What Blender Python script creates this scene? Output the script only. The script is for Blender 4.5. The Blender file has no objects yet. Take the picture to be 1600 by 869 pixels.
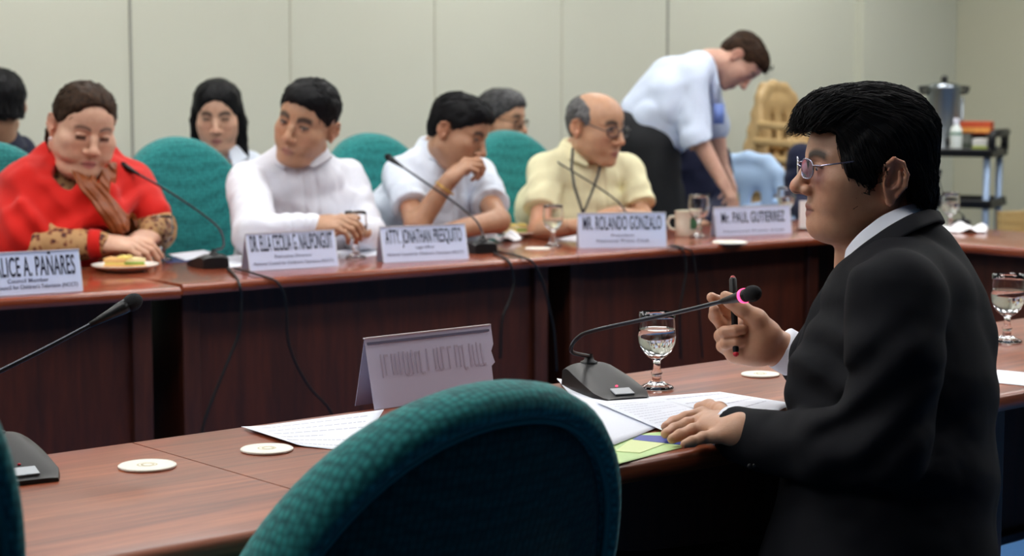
import bpy, bmesh, math, random
import numpy as np
from mathutils import Vector, Matrix
random.seed(7)
RNG = np.random.RandomState(11)
PI = math.pi
sc = bpy.context.scene
COL = sc.collection

# ------------------------------------------------------------------ camera model (1600 x 869)
F = 2900.0; CX = 800.0; CY = 434.5; HC = 1.28; HOR = 135.0
PITCH = math.atan((CY - HOR) / F)
cp, sp = math.cos(PITCH), math.sin(PITCH)
def ray(x, y):
    u = (x - CX) / F; v = (CY - y) / F
    return np.array([u, cp + v * sp, -sp + v * cp])
def P(x, y, z):                       # the point at distance z along +Y
    d = ray(x, y); t = z / d[1]
    return np.array([0, 0, HC]) + d * t
def G(x, y, h=0.75):                  # the point at height h
    d = ray(x, y); t = (h - HC) / d[2]
    return np.array([0, 0, HC]) + d * t
def PX(p):
    p = np.asarray(p, float) - np.array([0, 0, HC])
    zf = p[1] * cp - p[2] * sp; up = p[1] * sp + p[2] * cp
    return (CX + F * p[0] / zf, CY - F * up / zf)
def V(*a): return np.array(a, float)
def nrm(v):
    v = np.asarray(v, float); return v / (np.linalg.norm(v) + 1e-12)

# ------------------------------------------------------------------ objects
def tag(o, label=None, cat=None, group=None, kind=None):
    if label: o['label'] = label
    if cat: o['category'] = cat
    if group: o['group'] = group
    if kind: o['kind'] = kind
    return o
def thing(name, label, cat, loc=(0, 0, 0), rz=0.0, group=None):
    o = bpy.data.objects.new(name, None); COL.objects.link(o)
    o.location = tuple(float(a) for a in loc); o.rotation_euler = (0, 0, rz)
    o.empty_display_size = 0.05
    return tag(o, label, cat, group)
def world_of(o):
    L = Matrix.LocRotScale(o.location, o.rotation_euler, None)
    return L if o.parent is None else world_of(o.parent) @ o.matrix_parent_inverse @ L
def link(name, me, parent=None, world=False):
    o = bpy.data.objects.new(name, me); COL.objects.link(o)
    if parent is not None:
        o.parent = parent
        if world:
            M = world_of(parent)
            o.matrix_parent_inverse = M.inverted()
    return o
def copy_tree(o, parent=None):
    c = o.copy(); COL.objects.link(c)
    if parent is not None: c.parent = parent
    for ch in list(o.children): copy_tree(ch, c)
    return c

class MB:
    """collects shapes into ONE mesh"""
    def __init__(s): s.v = []; s.f = []; s.n = 0
    def add(s, vs, fs):
        s.v.extend([tuple(float(c) for c in p) for p in vs]); s.f.extend([tuple(i + s.n for i in f) for f in fs]); s.n += len(vs); return s
    def box(s, c, d, rz=0.0, R=None):
        c = V(*c); hx, hy, hz = d[0] / 2, d[1] / 2, d[2] / 2
        vs = []
        for x, y, z in [(-1,-1,-1),(1,-1,-1),(1,1,-1),(-1,1,-1),(-1,-1,1),(1,-1,1),(1,1,1),(-1,1,1)]:
            p = V(x*hx, y*hy, z*hz)
            if R is not None: p = R @ p
            else: p = V(p[0]*math.cos(rz)-p[1]*math.sin(rz), p[0]*math.sin(rz)+p[1]*math.cos(rz), p[2])
            vs.append(c + p)
        return s.add(vs, [(0,3,2,1),(4,5,6,7),(0,1,5,4),(1,2,6,5),(2,3,7,6),(3,0,4,7)])
    def prism(s, poly, z0, z1):
        n = len(poly)
        vs = [(p[0], p[1], z0) for p in poly] + [(p[0], p[1], z1) for p in poly]
        fs = [tuple(range(n))[::-1], tuple(range(n, 2*n))] + [(i, (i+1)%n, n+(i+1)%n, n+i) for i in range(n)]
        return s.add(vs, fs)
    def tube(s, pts, r, n=10, caps=True):
        pts = [V(*p) for p in pts]; m = len(pts)
        rs = r if hasattr(r, '__len__') else [r] * m
        T = [nrm(pts[min(i+1, m-1)] - pts[max(i-1, 0)]) for i in range(m)]
        a = V(0, 0, 1) if abs(T[0][2]) < .9 else V(1, 0, 0)
        u = nrm(np.cross(T[0], a)); vs = []
        for i in range(m):
            u = nrm(u - T[i] * np.dot(u, T[i])); w = np.cross(T[i], u)
            for k in range(n):
                an = 2*PI*k/n; vs.append(pts[i] + rs[i]*(math.cos(an)*u + math.sin(an)*w))
        fs = [(i*n+k, i*n+(k+1)%n, (i+1)*n+(k+1)%n, (i+1)*n+k) for i in range(m-1) for k in range(n)]
        if caps: fs += [tuple(range(n))[::-1], tuple(range((m-1)*n, m*n))]
        return s.add(vs, fs)
    def lathe(s, prof, n=32, c=(0, 0, 0)):
        vs = []; fs = []; m = len(prof); c = V(*c)
        for r, z in prof:
            for k in range(n):
                a = 2*PI*k/n; vs.append(c + V(max(r, 1e-5)*math.cos(a), max(r, 1e-5)*math.sin(a), z))
        for i in range(m-1):
            for k in range(n): fs.append((i*n+k, i*n+(k+1)%n, (i+1)*n+(k+1)%n, (i+1)*n+k))
        return s.add(vs, fs)
    def ball(s, c, r, n=16, R=None):
        r = r if hasattr(r, '__len__') else (r, r, r)
        c = V(*c); m = n//2; vs = []; fs = []
        for i in range(m+1):
            t = PI*i/m
            for k in range(n):
                a = 2*PI*k/n
                p = V(r[0]*math.sin(t)*math.cos(a), r[1]*math.sin(t)*math.sin(a), r[2]*math.cos(t))
                if R is not None: p = R @ p
                vs.append(c + p)
        for i in range(m):
            for k in range(n): fs.append((i*n+k, (i+1)*n+k, (i+1)*n+(k+1)%n, i*n+(k+1)%n))
        return s.add(vs, fs)
    def grid(s, rows):
        h = len(rows); w = len(rows[0])
        return s.add([p for r in rows for p in r], [(i*w+j, i*w+j+1, (i+1)*w+j+1, (i+1)*w+j) for i in range(h-1) for j in range(w-1)])
    def mesh(s, name, mat, smooth=True, weld=True):
        me = bpy.data.meshes.new(name); me.from_pydata(s.v, [], s.f)
        if weld:
            b = bmesh.new(); b.from_mesh(me); bmesh.ops.remove_doubles(b, verts=b.verts, dist=1e-5)
            bmesh.ops.recalc_face_normals(b, faces=b.faces); b.to_mesh(me); b.free()
        if mat: me.materials.append(mat)
        if smooth: me.polygons.foreach_set('use_smooth', [True]*len(me.polygons))
        return me
    def build(s, name, mat, parent=None, smooth=True, bevel=0, solid=0, sub=0, world=False, angle=None):
        o = link(name, s.mesh(name, mat, smooth), parent, world)
        if solid:
            m = o.modifiers.new('s', 'SOLIDIFY'); m.thickness = solid; m.offset = 0
        if bevel:
            m = o.modifiers.new('b', 'BEVEL'); m.width = bevel; m.segments = 3; m.limit_method = 'ANGLE'; m.angle_limit = math.radians(40)
            m.harden_normals = False
        if sub:
            m = o.modifiers.new('u', 'SUBSURF'); m.levels = sub; m.render_levels = sub
        if smooth and (angle or bevel):
            try: o.data.set_sharp_from_angle(angle=math.radians(angle or 40))
            except Exception: pass
        return o

# ------------------------------------------------------------------ signed-distance sculpting
def vnoise(p, sc_=1.0, seed=0):
    q = p * sc_ + seed * 17.31; i = np.floor(q).astype(np.int64); f = q - i; f = f*f*(3-2*f)
    def h(a, b, c):
        n = (a*374761393 + b*668265263 + c*2147483647 + seed*1013) & 0x7fffffff
        n = (n ^ (n >> 13)) * 1274126177 & 0x7fffffff
        return ((n ^ (n >> 16)) & 0xffff) / 65535.0
    x, y, z = i[:, 0], i[:, 1], i[:, 2]; r = 0
    for dx in (0, 1):
        wx = f[:, 0] if dx else 1-f[:, 0]
        for dy in (0, 1):
            wy = f[:, 1] if dy else 1-f[:, 1]
            for dz in (0, 1):
                wz = f[:, 2] if dz else 1-f[:, 2]
                r = r + wx*wy*wz*h(x+dx, y+dy, z+dz)
    return r*2-1

class Frame:
    def __init__(s, c=(0, 0, 0), R=None, k=1.0): s.c = V(*c); s.R = np.eye(3) if R is None else R; s.k = k
    def w(s, p): return s.c + s.R @ (np.asarray(p, float) * s.k)
    def loc(s, Pn): return ((Pn - s.c) @ s.R) / s.k
ID = Frame()
def frame_dir(c, fwd, up=(0, 0, 1), k=1.0):       # x forward, y left, z up
    f = nrm(fwd); u = np.asarray(up, float); l = nrm(np.cross(u, f)); u = np.cross(f, l)
    return Frame(c, np.stack([f, l, u], 1), k)

VOX = 1.0
class SDF:
    def __init__(s): s.ops = []; s.post = []; s.disp = None
    def _add(s, fn, c, rad, k, mode): s.ops.append((fn, np.asarray(c, float), rad, k, mode)); return s
    def ell(s, c, r, k=.01, mode='u', fr=ID, R=None):
        cw = fr.w(c); r = np.asarray(r, float) if hasattr(r, '__len__') else V(r, r, r); r = r*fr.k
        M = fr.R if R is None else fr.R @ R
        def fn(p):
            q = (p - cw) @ M; k0 = np.sqrt(((q/r)**2).sum(1)); k1 = np.sqrt(((q/(r*r))**2).sum(1))
            return k0*(k0-1)/np.maximum(k1, 1e-9)
        return s._add(fn, cw, r.max(), k*fr.k, mode)
    def cap(s, a, b, ra, rb=None, k=.01, mode='u', fr=ID, sq=None, n=None):
        rb = ra if rb is None else rb; a = fr.w(a); b = fr.w(b); ra = ra*fr.k; rb = rb*fr.k
        ab = b-a; L2 = max(ab@ab, 1e-12)
        nn = None if n is None else nrm(fr.R @ np.asarray(n, float))
        def fn(p):
            t = np.clip(((p-a)@ab)/L2, 0, 1); q = p-a-t[:, None]*ab
            if nn is not None:
                c_ = q@nn; q = q + np.outer(c_*(1/sq-1), nn)
                return (np.sqrt((q*q).sum(1))-(ra+(rb-ra)*t))*min(1, sq)
            return np.sqrt((q*q).sum(1))-(ra+(rb-ra)*t)
        return s._add(fn, (a+b)/2, np.sqrt(L2)/2+max(ra, rb)*max(1, sq or 1), k*fr.k, mode)
    def chain(s, pts, rs, k=.008, fr=ID, mode='u', **kw):
        for i in range(len(pts)-1): s.cap(pts[i], pts[i+1], rs[i], rs[i+1], k, mode, fr, **kw)
        return s
    def eseg(s, a, b, r0, r1, ex, k=.03, mode='u'):
        """elliptical capsule: r0,r1=(rx along ex, ry across)"""
        a = V(*a); b = V(*b); ab = b-a; L2 = max(ab@ab, 1e-12); ez = nrm(ab)
        ex = nrm(np.asarray(ex, float) - ez*np.dot(ex, ez)); ey = np.cross(ez, ex)
        r0 = V(*r0); r1 = V(*r1)
        def fn(p):
            t = np.clip(((p-a)@ab)/L2, 0, 1); q = p-a-t[:, None]*ab
            r = r0+(r1-r0)*t[:, None]; m = r.min(1)
            l = np.sqrt((q@ex/r[:, 0])**2+(q@ey/r[:, 1])**2+(q@ez/m)**2)
            return (l-1)*m
        return s._add(fn, (a+b)/2, np.sqrt(L2)/2+max(r0.max(), r1.max()), k, mode)
    def box(s, c, h, rnd=.005, k=.005, mode='u', fr=ID, R=None):
        cw = fr.w(c); h = V(*h)*fr.k; M = fr.R if R is None else fr.R @ R
        def fn(p):
            q = np.abs((p-cw)@M)-h+rnd
            return np.sqrt((np.maximum(q, 0)**2).sum(1))+np.minimum(q.max(1), 0)-rnd
        return s._add(fn, cw, np.linalg.norm(h), k, mode)
    def fn(s, f, c, rad, k=.005, mode='u'): return s._add(f, c, rad, k, mode)
    def plane(s, c, n, k=.0, mode='i'):     # keeps the side n points away from
        c = V(*c); n = nrm(n); return s._add(lambda p: (p-c)@n, c, 1e9, k, mode)
    def ev(s, p, cen=None, rad=None):
        d = np.full(len(p), 1.0)
        if cen is None: cen = (p.max(0)+p.min(0))/2; rad = np.linalg.norm(p.max(0)-p.min(0))/2
        for fn, c, r, k, mode in s.ops:
            if r < 1e8 and np.linalg.norm(cen-c) > rad+r+k+.03: continue
            e = fn(p)
            if mode == 's': e = -e
            if k <= 0: d = np.minimum(d, e) if mode == 'u' else np.maximum(d, e)
            elif mode == 'u':
                h = np.clip(.5+.5*(d-e)/k, 0, 1); d = d+(e-d)*h-k*h*(1-h)
            else:
                h = np.clip(.5-.5*(d-e)/k, 0, 1); d = d+(e-d)*h+k*h*(1-h)
        if s.disp is not None: d = d+s.disp(p)
        return d
    def grad(s, p, e=.0015):
        g = np.stack([s.ev(p+V(*[e if i == j else 0 for j in range(3)]))-s.ev(p-V(*[e if i == j else 0 for j in range(3)])) for i in range(3)], 1)
        return g/(np.linalg.norm(g, axis=1, keepdims=True)+1e-12)
    def surf(s, h):
        B = 12; bs = B*h
        un = [(c, r) for _, c, r, _, m in s.ops if m == 'u']
        lo = np.min([c-r for c, r in un], 0)-.03; hi = np.max([c+r for c, r in un], 0)+.03
        nb = np.ceil((hi-lo)/bs).astype(int)
        I = np.stack(np.meshgrid(*[np.arange(n) for n in nb], indexing='ij'), -1).reshape(-1, 3)
        cen = lo+(I+.5)*bs
        dc = np.full(len(cen), 1.0)
        # coarse test in slabs so the culling still bites
        srt = I[:, 0]*10000+I[:, 1]
        for key in np.unique(srt):
            m = srt == key
            dc[m] = s.ev(cen[m])
        act = I[np.abs(dc) < bs*.87*1.25+.006]
        g = np.arange(B+1); off = np.stack(np.meshgrid(g, g, g, indexing='ij'), -1).reshape(-1, 3)
        N = (nb.max()+2)*B+8
        cid = []; cpos = []; quads = []
        ce = [(0,0,0),(1,0,0),(0,1,0),(1,1,0),(0,0,1),(1,0,1),(0,1,1),(1,1,1)]
        edges = [(a, b) for a in range(8) for b in range(a+1, 8) if bin(a ^ b).count('1') == 1]
        for bI in act:
            o = bI*B; p = lo+(o+off)*h
            d = s.ev(p, lo+(o+B/2)*h, bs*.87).reshape(B+1, B+1, B+1)
            sg = d < 0
            if sg.all() or not sg.any(): continue
            cv = [sg[a:a+B, b:b+B, c:c+B] for a, b, c in ce]
            cnt = sum(x.astype(int) for x in cv); A = (cnt > 0) & (cnt < 8)
            ii = np.argwhere(A)
            if len(ii):
                dv = np.stack([d[a:a+B, b:b+B, c:c+B][A] for a, b, c in ce], 1)
                acc = np.zeros((len(ii), 3)); w = np.zeros(len(ii))
                for a, b in edges:
                    da, db = dv[:, a], dv[:, b]; x = (da < 0) != (db < 0)
                    t = np.where(x, da/np.where(x, da-db, 1), 0)
                    pa = V(*ce[a]); pb = V(*ce[b])
                    acc += np.where(x[:, None], pa+t[:, None]*(pb-pa), 0); w += x
                gi = ii+o
                cid.append((gi[:, 0]*N+gi[:, 1])*N+gi[:, 2]); cpos.append(lo+(gi+acc/w[:, None])*h)
            for ax in range(3):
                u, v_ = [(1, 2), (2, 0), (0, 1)][ax]
                sl0 = [slice(0, B)]*3; sl1 = [slice(0, B)]*3; sl1[ax] = slice(1, B+1)
                a = sg[tuple(sl0)]; b = sg[tuple(sl1)]
                for flip in (0, 1):
                    m = (a & ~b) if not flip else (~a & b)
                    e = np.argwhere(m)
                    if not len(e): continue
                    e = e+o; du = np.zeros(3, int); du[u] = 1; dv_ = np.zeros(3, int); dv_[v_] = 1
                    q = [e-du-dv_, e-dv_, e, e-du]
                    if flip: q = q[::-1]
                    quads.append(np.stack([(c[:, 0]*N+c[:, 1])*N+c[:, 2] for c in q], 1))
        cid = np.concatenate(cid); cpos = np.concatenate(cpos); o = np.argsort(cid); cid = cid[o]; cpos = cpos[o]
        Q = np.concatenate(quads); k = np.searchsorted(cid, Q); k = np.minimum(k, len(cid)-1)
        ok = (cid[k] == Q).all(1)
        return cpos, k[ok]
    def build(s, name, mat, h, parent=None, color=None, smooth=2, origin=(0, 0, 0)):
        v, q = s.surf(h*VOX)
        if smooth:
            for _ in range(smooth):
                acc = np.zeros_like(v); w = np.zeros(len(v))
                for a, b in ((0, 1), (1, 2), (2, 3), (3, 0)):
                    np.add.at(acc, q[:, a], v[q[:, b]]); np.add.at(w, q[:, a], 1)
                    np.add.at(acc, q[:, b], v[q[:, a]]); np.add.at(w, q[:, b], 1)
                v = v+.5*(acc/np.maximum(w, 1)[:, None]-v)
        me = bpy.data.meshes.new(name)
        n = len(v); m = len(q)
        me.vertices.add(n); me.loops.add(m*4); me.polygons.add(m)
        me.vertices.foreach_set('co', (v-V(*origin)).astype(np.float32).ravel())
        me.loops.foreach_set('vertex_index', q.astype(np.int32).ravel())
        me.polygons.foreach_set('loop_start', np.arange(0, m*4, 4, dtype=np.int32))
        me.polygons.foreach_set('loop_total', np.full(m, 4, dtype=np.int32))
        me.update(); me.validate()
        me.polygons.foreach_set('use_smooth', [True]*len(me.polygons))
        if mat: me.materials.append(mat)
        if color is not None:
            c = color(v); at = me.color_attributes.new('Col', 'FLOAT_COLOR', 'POINT')
            at.data.foreach_set('color', np.concatenate([c, np.ones((n, 1))], 1).astype(np.float32).ravel())
        return link(name, me, parent, True)

# ------------------------------------------------------------------ materials
def lin(r, g, b):
    def f(c):
        c /= 255.0; return c/12.92 if c <= .04045 else ((c+.055)/1.055)**2.4
    return (f(r), f(g), f(b), 1)
class NT:
    def __init__(s, name):
        s.m = bpy.data.materials.new(name); s.m.use_nodes = True; s.t = s.m.node_tree; s.n = s.t.nodes; s.n.clear()
        s.out = s.n.new('ShaderNodeOutputMaterial'); s.b = s.n.new('ShaderNodeBsdfPrincipled'); s.t.links.new(s.b.outputs[0], s.out.inputs[0])
    def new(s, ty, **kw):
        x = s.n.new('ShaderNode'+ty)
        for k, v in kw.items():
            if hasattr(x, k) and not k.startswith('i_'): setattr(x, k, v)
        return x
    def l(s, a, b): s.t.links.new(a, b)
    def set(s, **kw):
        for k, v in kw.items(): s.b.inputs[k.replace('_', ' ')].default_value = v
        return s
def mat(name, col, rough=.5, metal=0, noise=0, nscale=30, bump=0, bscale=200, coat=0, sheen=0, spec=.5, trans=0, ior=1.45, emit=None, es=0, stretch=(1, 1, 1), sss=0):
    t = NT(name); t.set(Roughness=rough, Metallic=metal); t.b.inputs['Base Color'].default_value = col
    t.b.inputs['Specular IOR Level'].default_value = spec; t.b.inputs['IOR'].default_value = ior
    if coat: t.b.inputs['Coat Weight'].default_value = coat; t.b.inputs['Coat Roughness'].default_value = .12
    if sheen: t.b.inputs['Sheen Weight'].default_value = sheen; t.b.inputs['Sheen Roughness'].default_value = .5
    if trans: t.b.inputs['Transmission Weight'].default_value = trans
    if sss: t.b.inputs['Subsurface Weight'].default_value = sss; t.b.inputs['Subsurface Radius'].default_value = (.01, .004, .002); t.b.inputs['Subsurface Scale'].default_value = 1
    if emit: t.b.inputs['Emission Color'].default_value = emit; t.b.inputs['Emission Strength'].default_value = es
    if noise or bump:
        co = t.new('TexCoord'); mp = t.new('Mapping'); mp.inputs['Scale'].default_value = stretch; t.l(co.outputs['Object'], mp.inputs[0])
    if noise:
        nz = t.new('TexNoise'); nz.inputs['Scale'].default_value = nscale; nz.inputs['Detail'].default_value = 5; t.l(mp.outputs[0], nz.inputs[0])
        mx = t.new('Mix', data_type='RGBA'); t.l(nz.outputs[0], mx.inputs[0])
        mx.inputs[6].default_value = tuple(max(0, c*(1-noise)) for c in col[:3])+(1,); mx.inputs[7].default_value = tuple(min(1, c*(1+noise)) for c in col[:3])+(1,)
        t.l(mx.outputs[2], t.b.inputs['Base Color'])
    if bump:
        nb = t.new('TexNoise'); nb.inputs['Scale'].default_value = bscale; nb.inputs['Detail'].default_value = 3; t.l(mp.outputs[0], nb.inputs[0])
        bp = t.new('Bump'); bp.inputs['Strength'].default_value = bump; bp.inputs['Distance'].default_value = .002; t.l(nb.outputs[0], bp.inputs['Height']); t.l(bp.outputs[0], t.b.inputs['Normal'])
    return t.m
def skin_mat(name, rough=.45):
    t = NT(name); t.set(Roughness=rough)
    a = t.new('VertexColor'); a.layer_name = 'Col'
    co = t.new('TexCoord'); nz = t.new('TexNoise'); nz.inputs['Scale'].default_value = 60; nz.inputs['Detail'].default_value = 6; t.l(co.outputs['Object'], nz.inputs[0])
    mx = t.new('Mix', data_type='RGBA', blend_type='MULTIPLY'); mx.inputs[0].default_value = .35
    cr = t.new('ValToRGB'); cr.color_ramp.elements[0].position = .3; cr.color_ramp.elements[0].color = (.72, .62, .58, 1); cr.color_ramp.elements[1].position = .65; cr.color_ramp.elements[1].color = (1, 1, 1, 1)
    t.l(nz.outputs[0], cr.inputs[0]); t.l(a.outputs[0], mx.inputs[6]); t.l(cr.outputs[0], mx.inputs[7]); t.l(mx.outputs[2], t.b.inputs['Base Color'])
    t.b.inputs['Subsurface Weight'].default_value = .12; t.b.inputs['Subsurface Radius'].default_value = (.012, .004, .002); t.b.inputs['Subsurface Scale'].default_value = .6
    nb = t.new('TexNoise'); nb.inputs['Scale'].default_value = 350; t.l(co.outputs['Object'], nb.inputs[0])
    bp = t.new('Bump'); bp.inputs['Strength'].default_value = .25; bp.inputs['Distance'].default_value = .001; t.l(nb.outputs[0], bp.inputs['Height']); t.l(bp.outputs[0], t.b.inputs['Normal'])
    return t.m
def wood_mat(name, c0, c1, c2, rough=.3, coat=.5, rz=0.0, sx=1.0, along=(1.0, 14.0, 14.0)):
    t = NT(name); t.set(Roughness=rough); t.b.inputs['Coat Weight'].default_value = coat; t.b.inputs['Coat Roughness'].default_value = .1
    co = t.new('TexCoord'); mp = t.new('Mapping'); mp.inputs['Rotation'].default_value = (0, 0, rz); mp.inputs['Scale'].default_value = along
    t.l(co.outputs['Object'], mp.inputs[0])
    n1 = t.new('TexNoise'); n1.inputs['Scale'].default_value = 1.3*sx; n1.inputs['Detail'].default_value = 8; n1.inputs['Roughness'].default_value = .62; n1.inputs['Distortion'].default_value = 1.2
    t.l(mp.outputs[0], n1.inputs[0])
    cr = t.new('ValToRGB'); e = cr.color_ramp.elements; e[0].position = .28; e[0].color = c0; e[1].position = .72; e[1].color = c2; m = e.new(.5); m.color = c1
    t.l(n1.outputs[0], cr.inputs[0])
    n2 = t.new('TexNoise'); n2.inputs['Scale'].default_value = 9*sx; n2.inputs['Detail'].default_value = 6; t.l(mp.outputs[0], n2.inputs[0])
    mx = t.new('Mix', data_type='RGBA', blend_type='MULTIPLY'); mx.inputs[0].default_value = .5
    c3 = t.new('ValToRGB'); c3.color_ramp.elements[0].position = .35; c3.color_ramp.elements[0].color = (.55, .5, .5, 1); c3.color_ramp.elements[1].position = .6
    t.l(n2.outputs[0], c3.inputs[0]); t.l(cr.outputs[0], mx.inputs[6]); t.l(c3.outputs[0], mx.inputs[7]); t.l(mx.outputs[2], t.b.inputs['Base Color'])
    return t.m
def teal_mat(nm='teal_weave', ca=(44, 148, 144), cb=(18, 92, 94)):
    t = NT(nm); t.set(Roughness=.85); t.b.inputs['Specular IOR Level'].default_value = .25
    t.b.inputs['Sheen Weight'].default_value = .15
    co = t.new('TexCoord'); mp = t.new('Mapping'); mp.inputs['Scale'].default_value = (1, 1, .8); t.l(co.outputs['Object'], mp.inputs[0])
    vo = t.new('TexVoronoi'); vo.inputs['Scale'].default_value = 105; vo.inputs['Randomness'].default_value = .35; t.l(mp.outputs[0], vo.inputs[0])
    cr = t.new('ValToRGB'); e = cr.color_ramp.elements; e[0].position = .1; e[0].color = lin(*ca); e[1].position = .75; e[1].color = lin(*cb)
    t.l(vo.outputs['Distance'], cr.inputs[0]); t.l(cr.outputs[0], t.b.inputs['Base Color'])
    bp = t.new('Bump'); bp.inputs['Strength'].default_value = .5; bp.inputs['Distance'].default_value = .002; bp.invert = True
    t.l(vo.outputs['Distance'], bp.inputs['Height']); t.l(bp.outputs[0], t.b.inputs['Normal'])
    return t.m
def cloth_mat(name, col, rough=.8, thr=900, bump=.25, sheen=.1, noise=.06, spec=.3):
    return mat(name, col, rough, noise=noise, nscale=25, bump=bump, bscale=thr, sheen=sheen, spec=spec)
M = {}
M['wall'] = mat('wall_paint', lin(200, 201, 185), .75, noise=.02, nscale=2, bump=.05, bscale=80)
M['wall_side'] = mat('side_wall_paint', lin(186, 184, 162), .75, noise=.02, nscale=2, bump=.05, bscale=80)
M['ceiling'] = mat('ceiling_board', lin(215, 214, 205), .9, noise=.03, nscale=20)
M['seam'] = mat('panel_joint', lin(150, 150, 140), .6)
M['carpet'] = mat('blue_carpet', lin(60, 98, 142), .95, noise=.15, nscale=120, bump=.6, bscale=700, spec=.1)
M['light'] = mat('lamp_diffuser', (1, 1, 1, 1), .5, emit=(1.0, .985, .95, 1), es=11.0)
M['lampframe'] = mat('lamp_frame', lin(220, 220, 220), .4)
M['black'] = mat('black_plastic', lin(14, 14, 16), .45, bump=.1, bscale=600)
M['blackfoam'] = mat('black_foam', lin(16, 17, 20), .85, bump=.8, bscale=900)
M['blackmetal'] = mat('black_metal', lin(26, 27, 30), .3, metal=.7)
M['stem'] = mat('gooseneck_metal', lin(52, 54, 60), .3, metal=.8)
M['chrome'] = mat('brushed_steel', lin(170, 178, 188), .22, metal=1)
M['steelblue'] = mat('steel_urn', lin(140, 146, 150), .38, metal=.9)
M['paper'] = mat('paper', lin(232, 236, 246), .75, noise=.02, nscale=8)
M['card'] = mat('name_card', lin(205, 214, 242), .6, noise=.02, nscale=12)
M['ink'] = mat('ink', lin(32, 34, 58), .6)
M['inkpale'] = mat('ink_small', lin(75, 78, 110), .6)
M['ghost'] = mat('ink_showing_through', lin(160, 150, 172), .7)
M['glass'] = mat('clear_glass', (1, 1, 1, 1), .02, trans=1, ior=1.45)
M['water'] = mat('water', (.97, .99, 1, 1), .0, trans=1, ior=1.333)
M['coaster'] = mat('coaster_board', lin(238, 234, 222), .7, noise=.03, nscale=60)
M['china'] = mat('white_china', lin(238, 236, 228), .2, coat=.4)
M['teal'] = teal_mat()
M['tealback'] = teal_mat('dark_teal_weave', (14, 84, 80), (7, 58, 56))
M['tealpipe'] = mat('teal_piping', lin(28, 120, 118), .8, bump=.3, bscale=600)
M['eye'] = mat('eye_white', lin(205, 195, 188), .15, coat=.5)
M['iris'] = mat('iris_dark', lin(28, 18, 14), .1, coat=.5)
# ------------------------------------------------------------------ directions
TH = 0.97                                      # the back wall's line comes from its vanishing point
def dirs(th): return V(math.cos(th), math.sin(th), 0), V(math.sin(th), -math.cos(th), 0)
# far table line: front lower edge through two points of the photo
a0 = G(286, 462, .72); a1 = G(1290, 382, .72)
FT = nrm(V(a1[0]-a0[0], a1[1]-a0[1], 0)); FN = V(FT[1], -FT[0], 0); FA = math.atan2(FT[1], FT[0])
n0 = G(200, 690, .75); n1 = G(1590, 497, .75)
NT_ = nrm(V(n1[0]-n0[0], n1[1]-n0[1], 0)); NN = V(NT_[1], -NT_[0], 0); NA = math.atan2(NT_[1], NT_[0])
nf = G(965, 727, .75)
NW = float(np.dot((nf-n0)[:2], NN[:2]))        # width of the near table
FW = .62
M['wood'] = wood_mat('mahogany_top', lin(88, 34, 16), lin(140, 68, 38), lin(174, 96, 58), .38, .15)
M['woodfar'] = wood_mat('mahogany_top_red', lin(104, 42, 22), lin(142, 66, 38), lin(160, 84, 52), .24, .45)
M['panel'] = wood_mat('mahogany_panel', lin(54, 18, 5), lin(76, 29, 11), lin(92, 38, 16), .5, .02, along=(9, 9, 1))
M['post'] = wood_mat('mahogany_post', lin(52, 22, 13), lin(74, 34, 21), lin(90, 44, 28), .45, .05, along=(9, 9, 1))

def table_unit(o, ang, L, W, name, label, top_m, front_sign, panel_lo=.06, group=None, rail=False, rec=.12):
    """o = corner at the start of the front edge; +x along, depth goes to -y*front_sign ... local y = into the table"""
    t = thing(name, label, 'table', (o[0], o[1], 0), ang, group)
    m = MB(); r = .014
    prof = [(0, .72+.006), (.004, .72), (W-.004, .72), (W, .726), (W, .75-r*.5), (W-r*.4, .75-r*.1), (W-r, .75), (r, .75), (r*.4, .75-r*.1), (0, .75-r*.5)]
    pts = []
    g = .0012
    for x in (g, L-g):
        pts += [(x, y, z) for y, z in prof]
    n = len(prof); m.add(pts, [(i, (i+1) % n, n+(i+1) % n, n+i) for i in range(n)]+[tuple(range(n)), tuple(range(n, 2*n))[::-1]])
    top = m.build('tabletop', top_m, t, smooth=True, angle=50)
    py = rec if front_sign > 0 else W-.03
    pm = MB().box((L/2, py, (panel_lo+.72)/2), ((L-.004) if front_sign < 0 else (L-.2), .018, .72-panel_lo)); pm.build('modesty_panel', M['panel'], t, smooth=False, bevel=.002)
    # recessed field frame of the panel
    fr = MB()
    yf = py-.012*front_sign
    fr.box((L/2, yf, panel_lo+.04), (L-.2, .012, .08))
    fr.build('panel_rail', M['post'], t, smooth=False, bevel=.002)
    for x in (.075, L-.075):
        lo = 0
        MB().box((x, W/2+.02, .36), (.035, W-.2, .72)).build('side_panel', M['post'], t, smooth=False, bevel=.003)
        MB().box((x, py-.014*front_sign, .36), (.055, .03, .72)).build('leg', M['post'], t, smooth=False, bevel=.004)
    if rail:
        MB().box((L/2, py-.02, panel_lo-.01), (L-.2, .03, .022)).build('foot_rail', M['stem'], t, smooth=False, bevel=.003)
    return t
# front corner of the unit whose left end is at the seam x=286 (photo)
LU = 1.50
s0 = V(a0[0], a0[1], 0)
seamB = G(897, 412, .72); LU = float(np.dot(seamB-s0, FT)); print('unit length', LU)
tf = []
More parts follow.
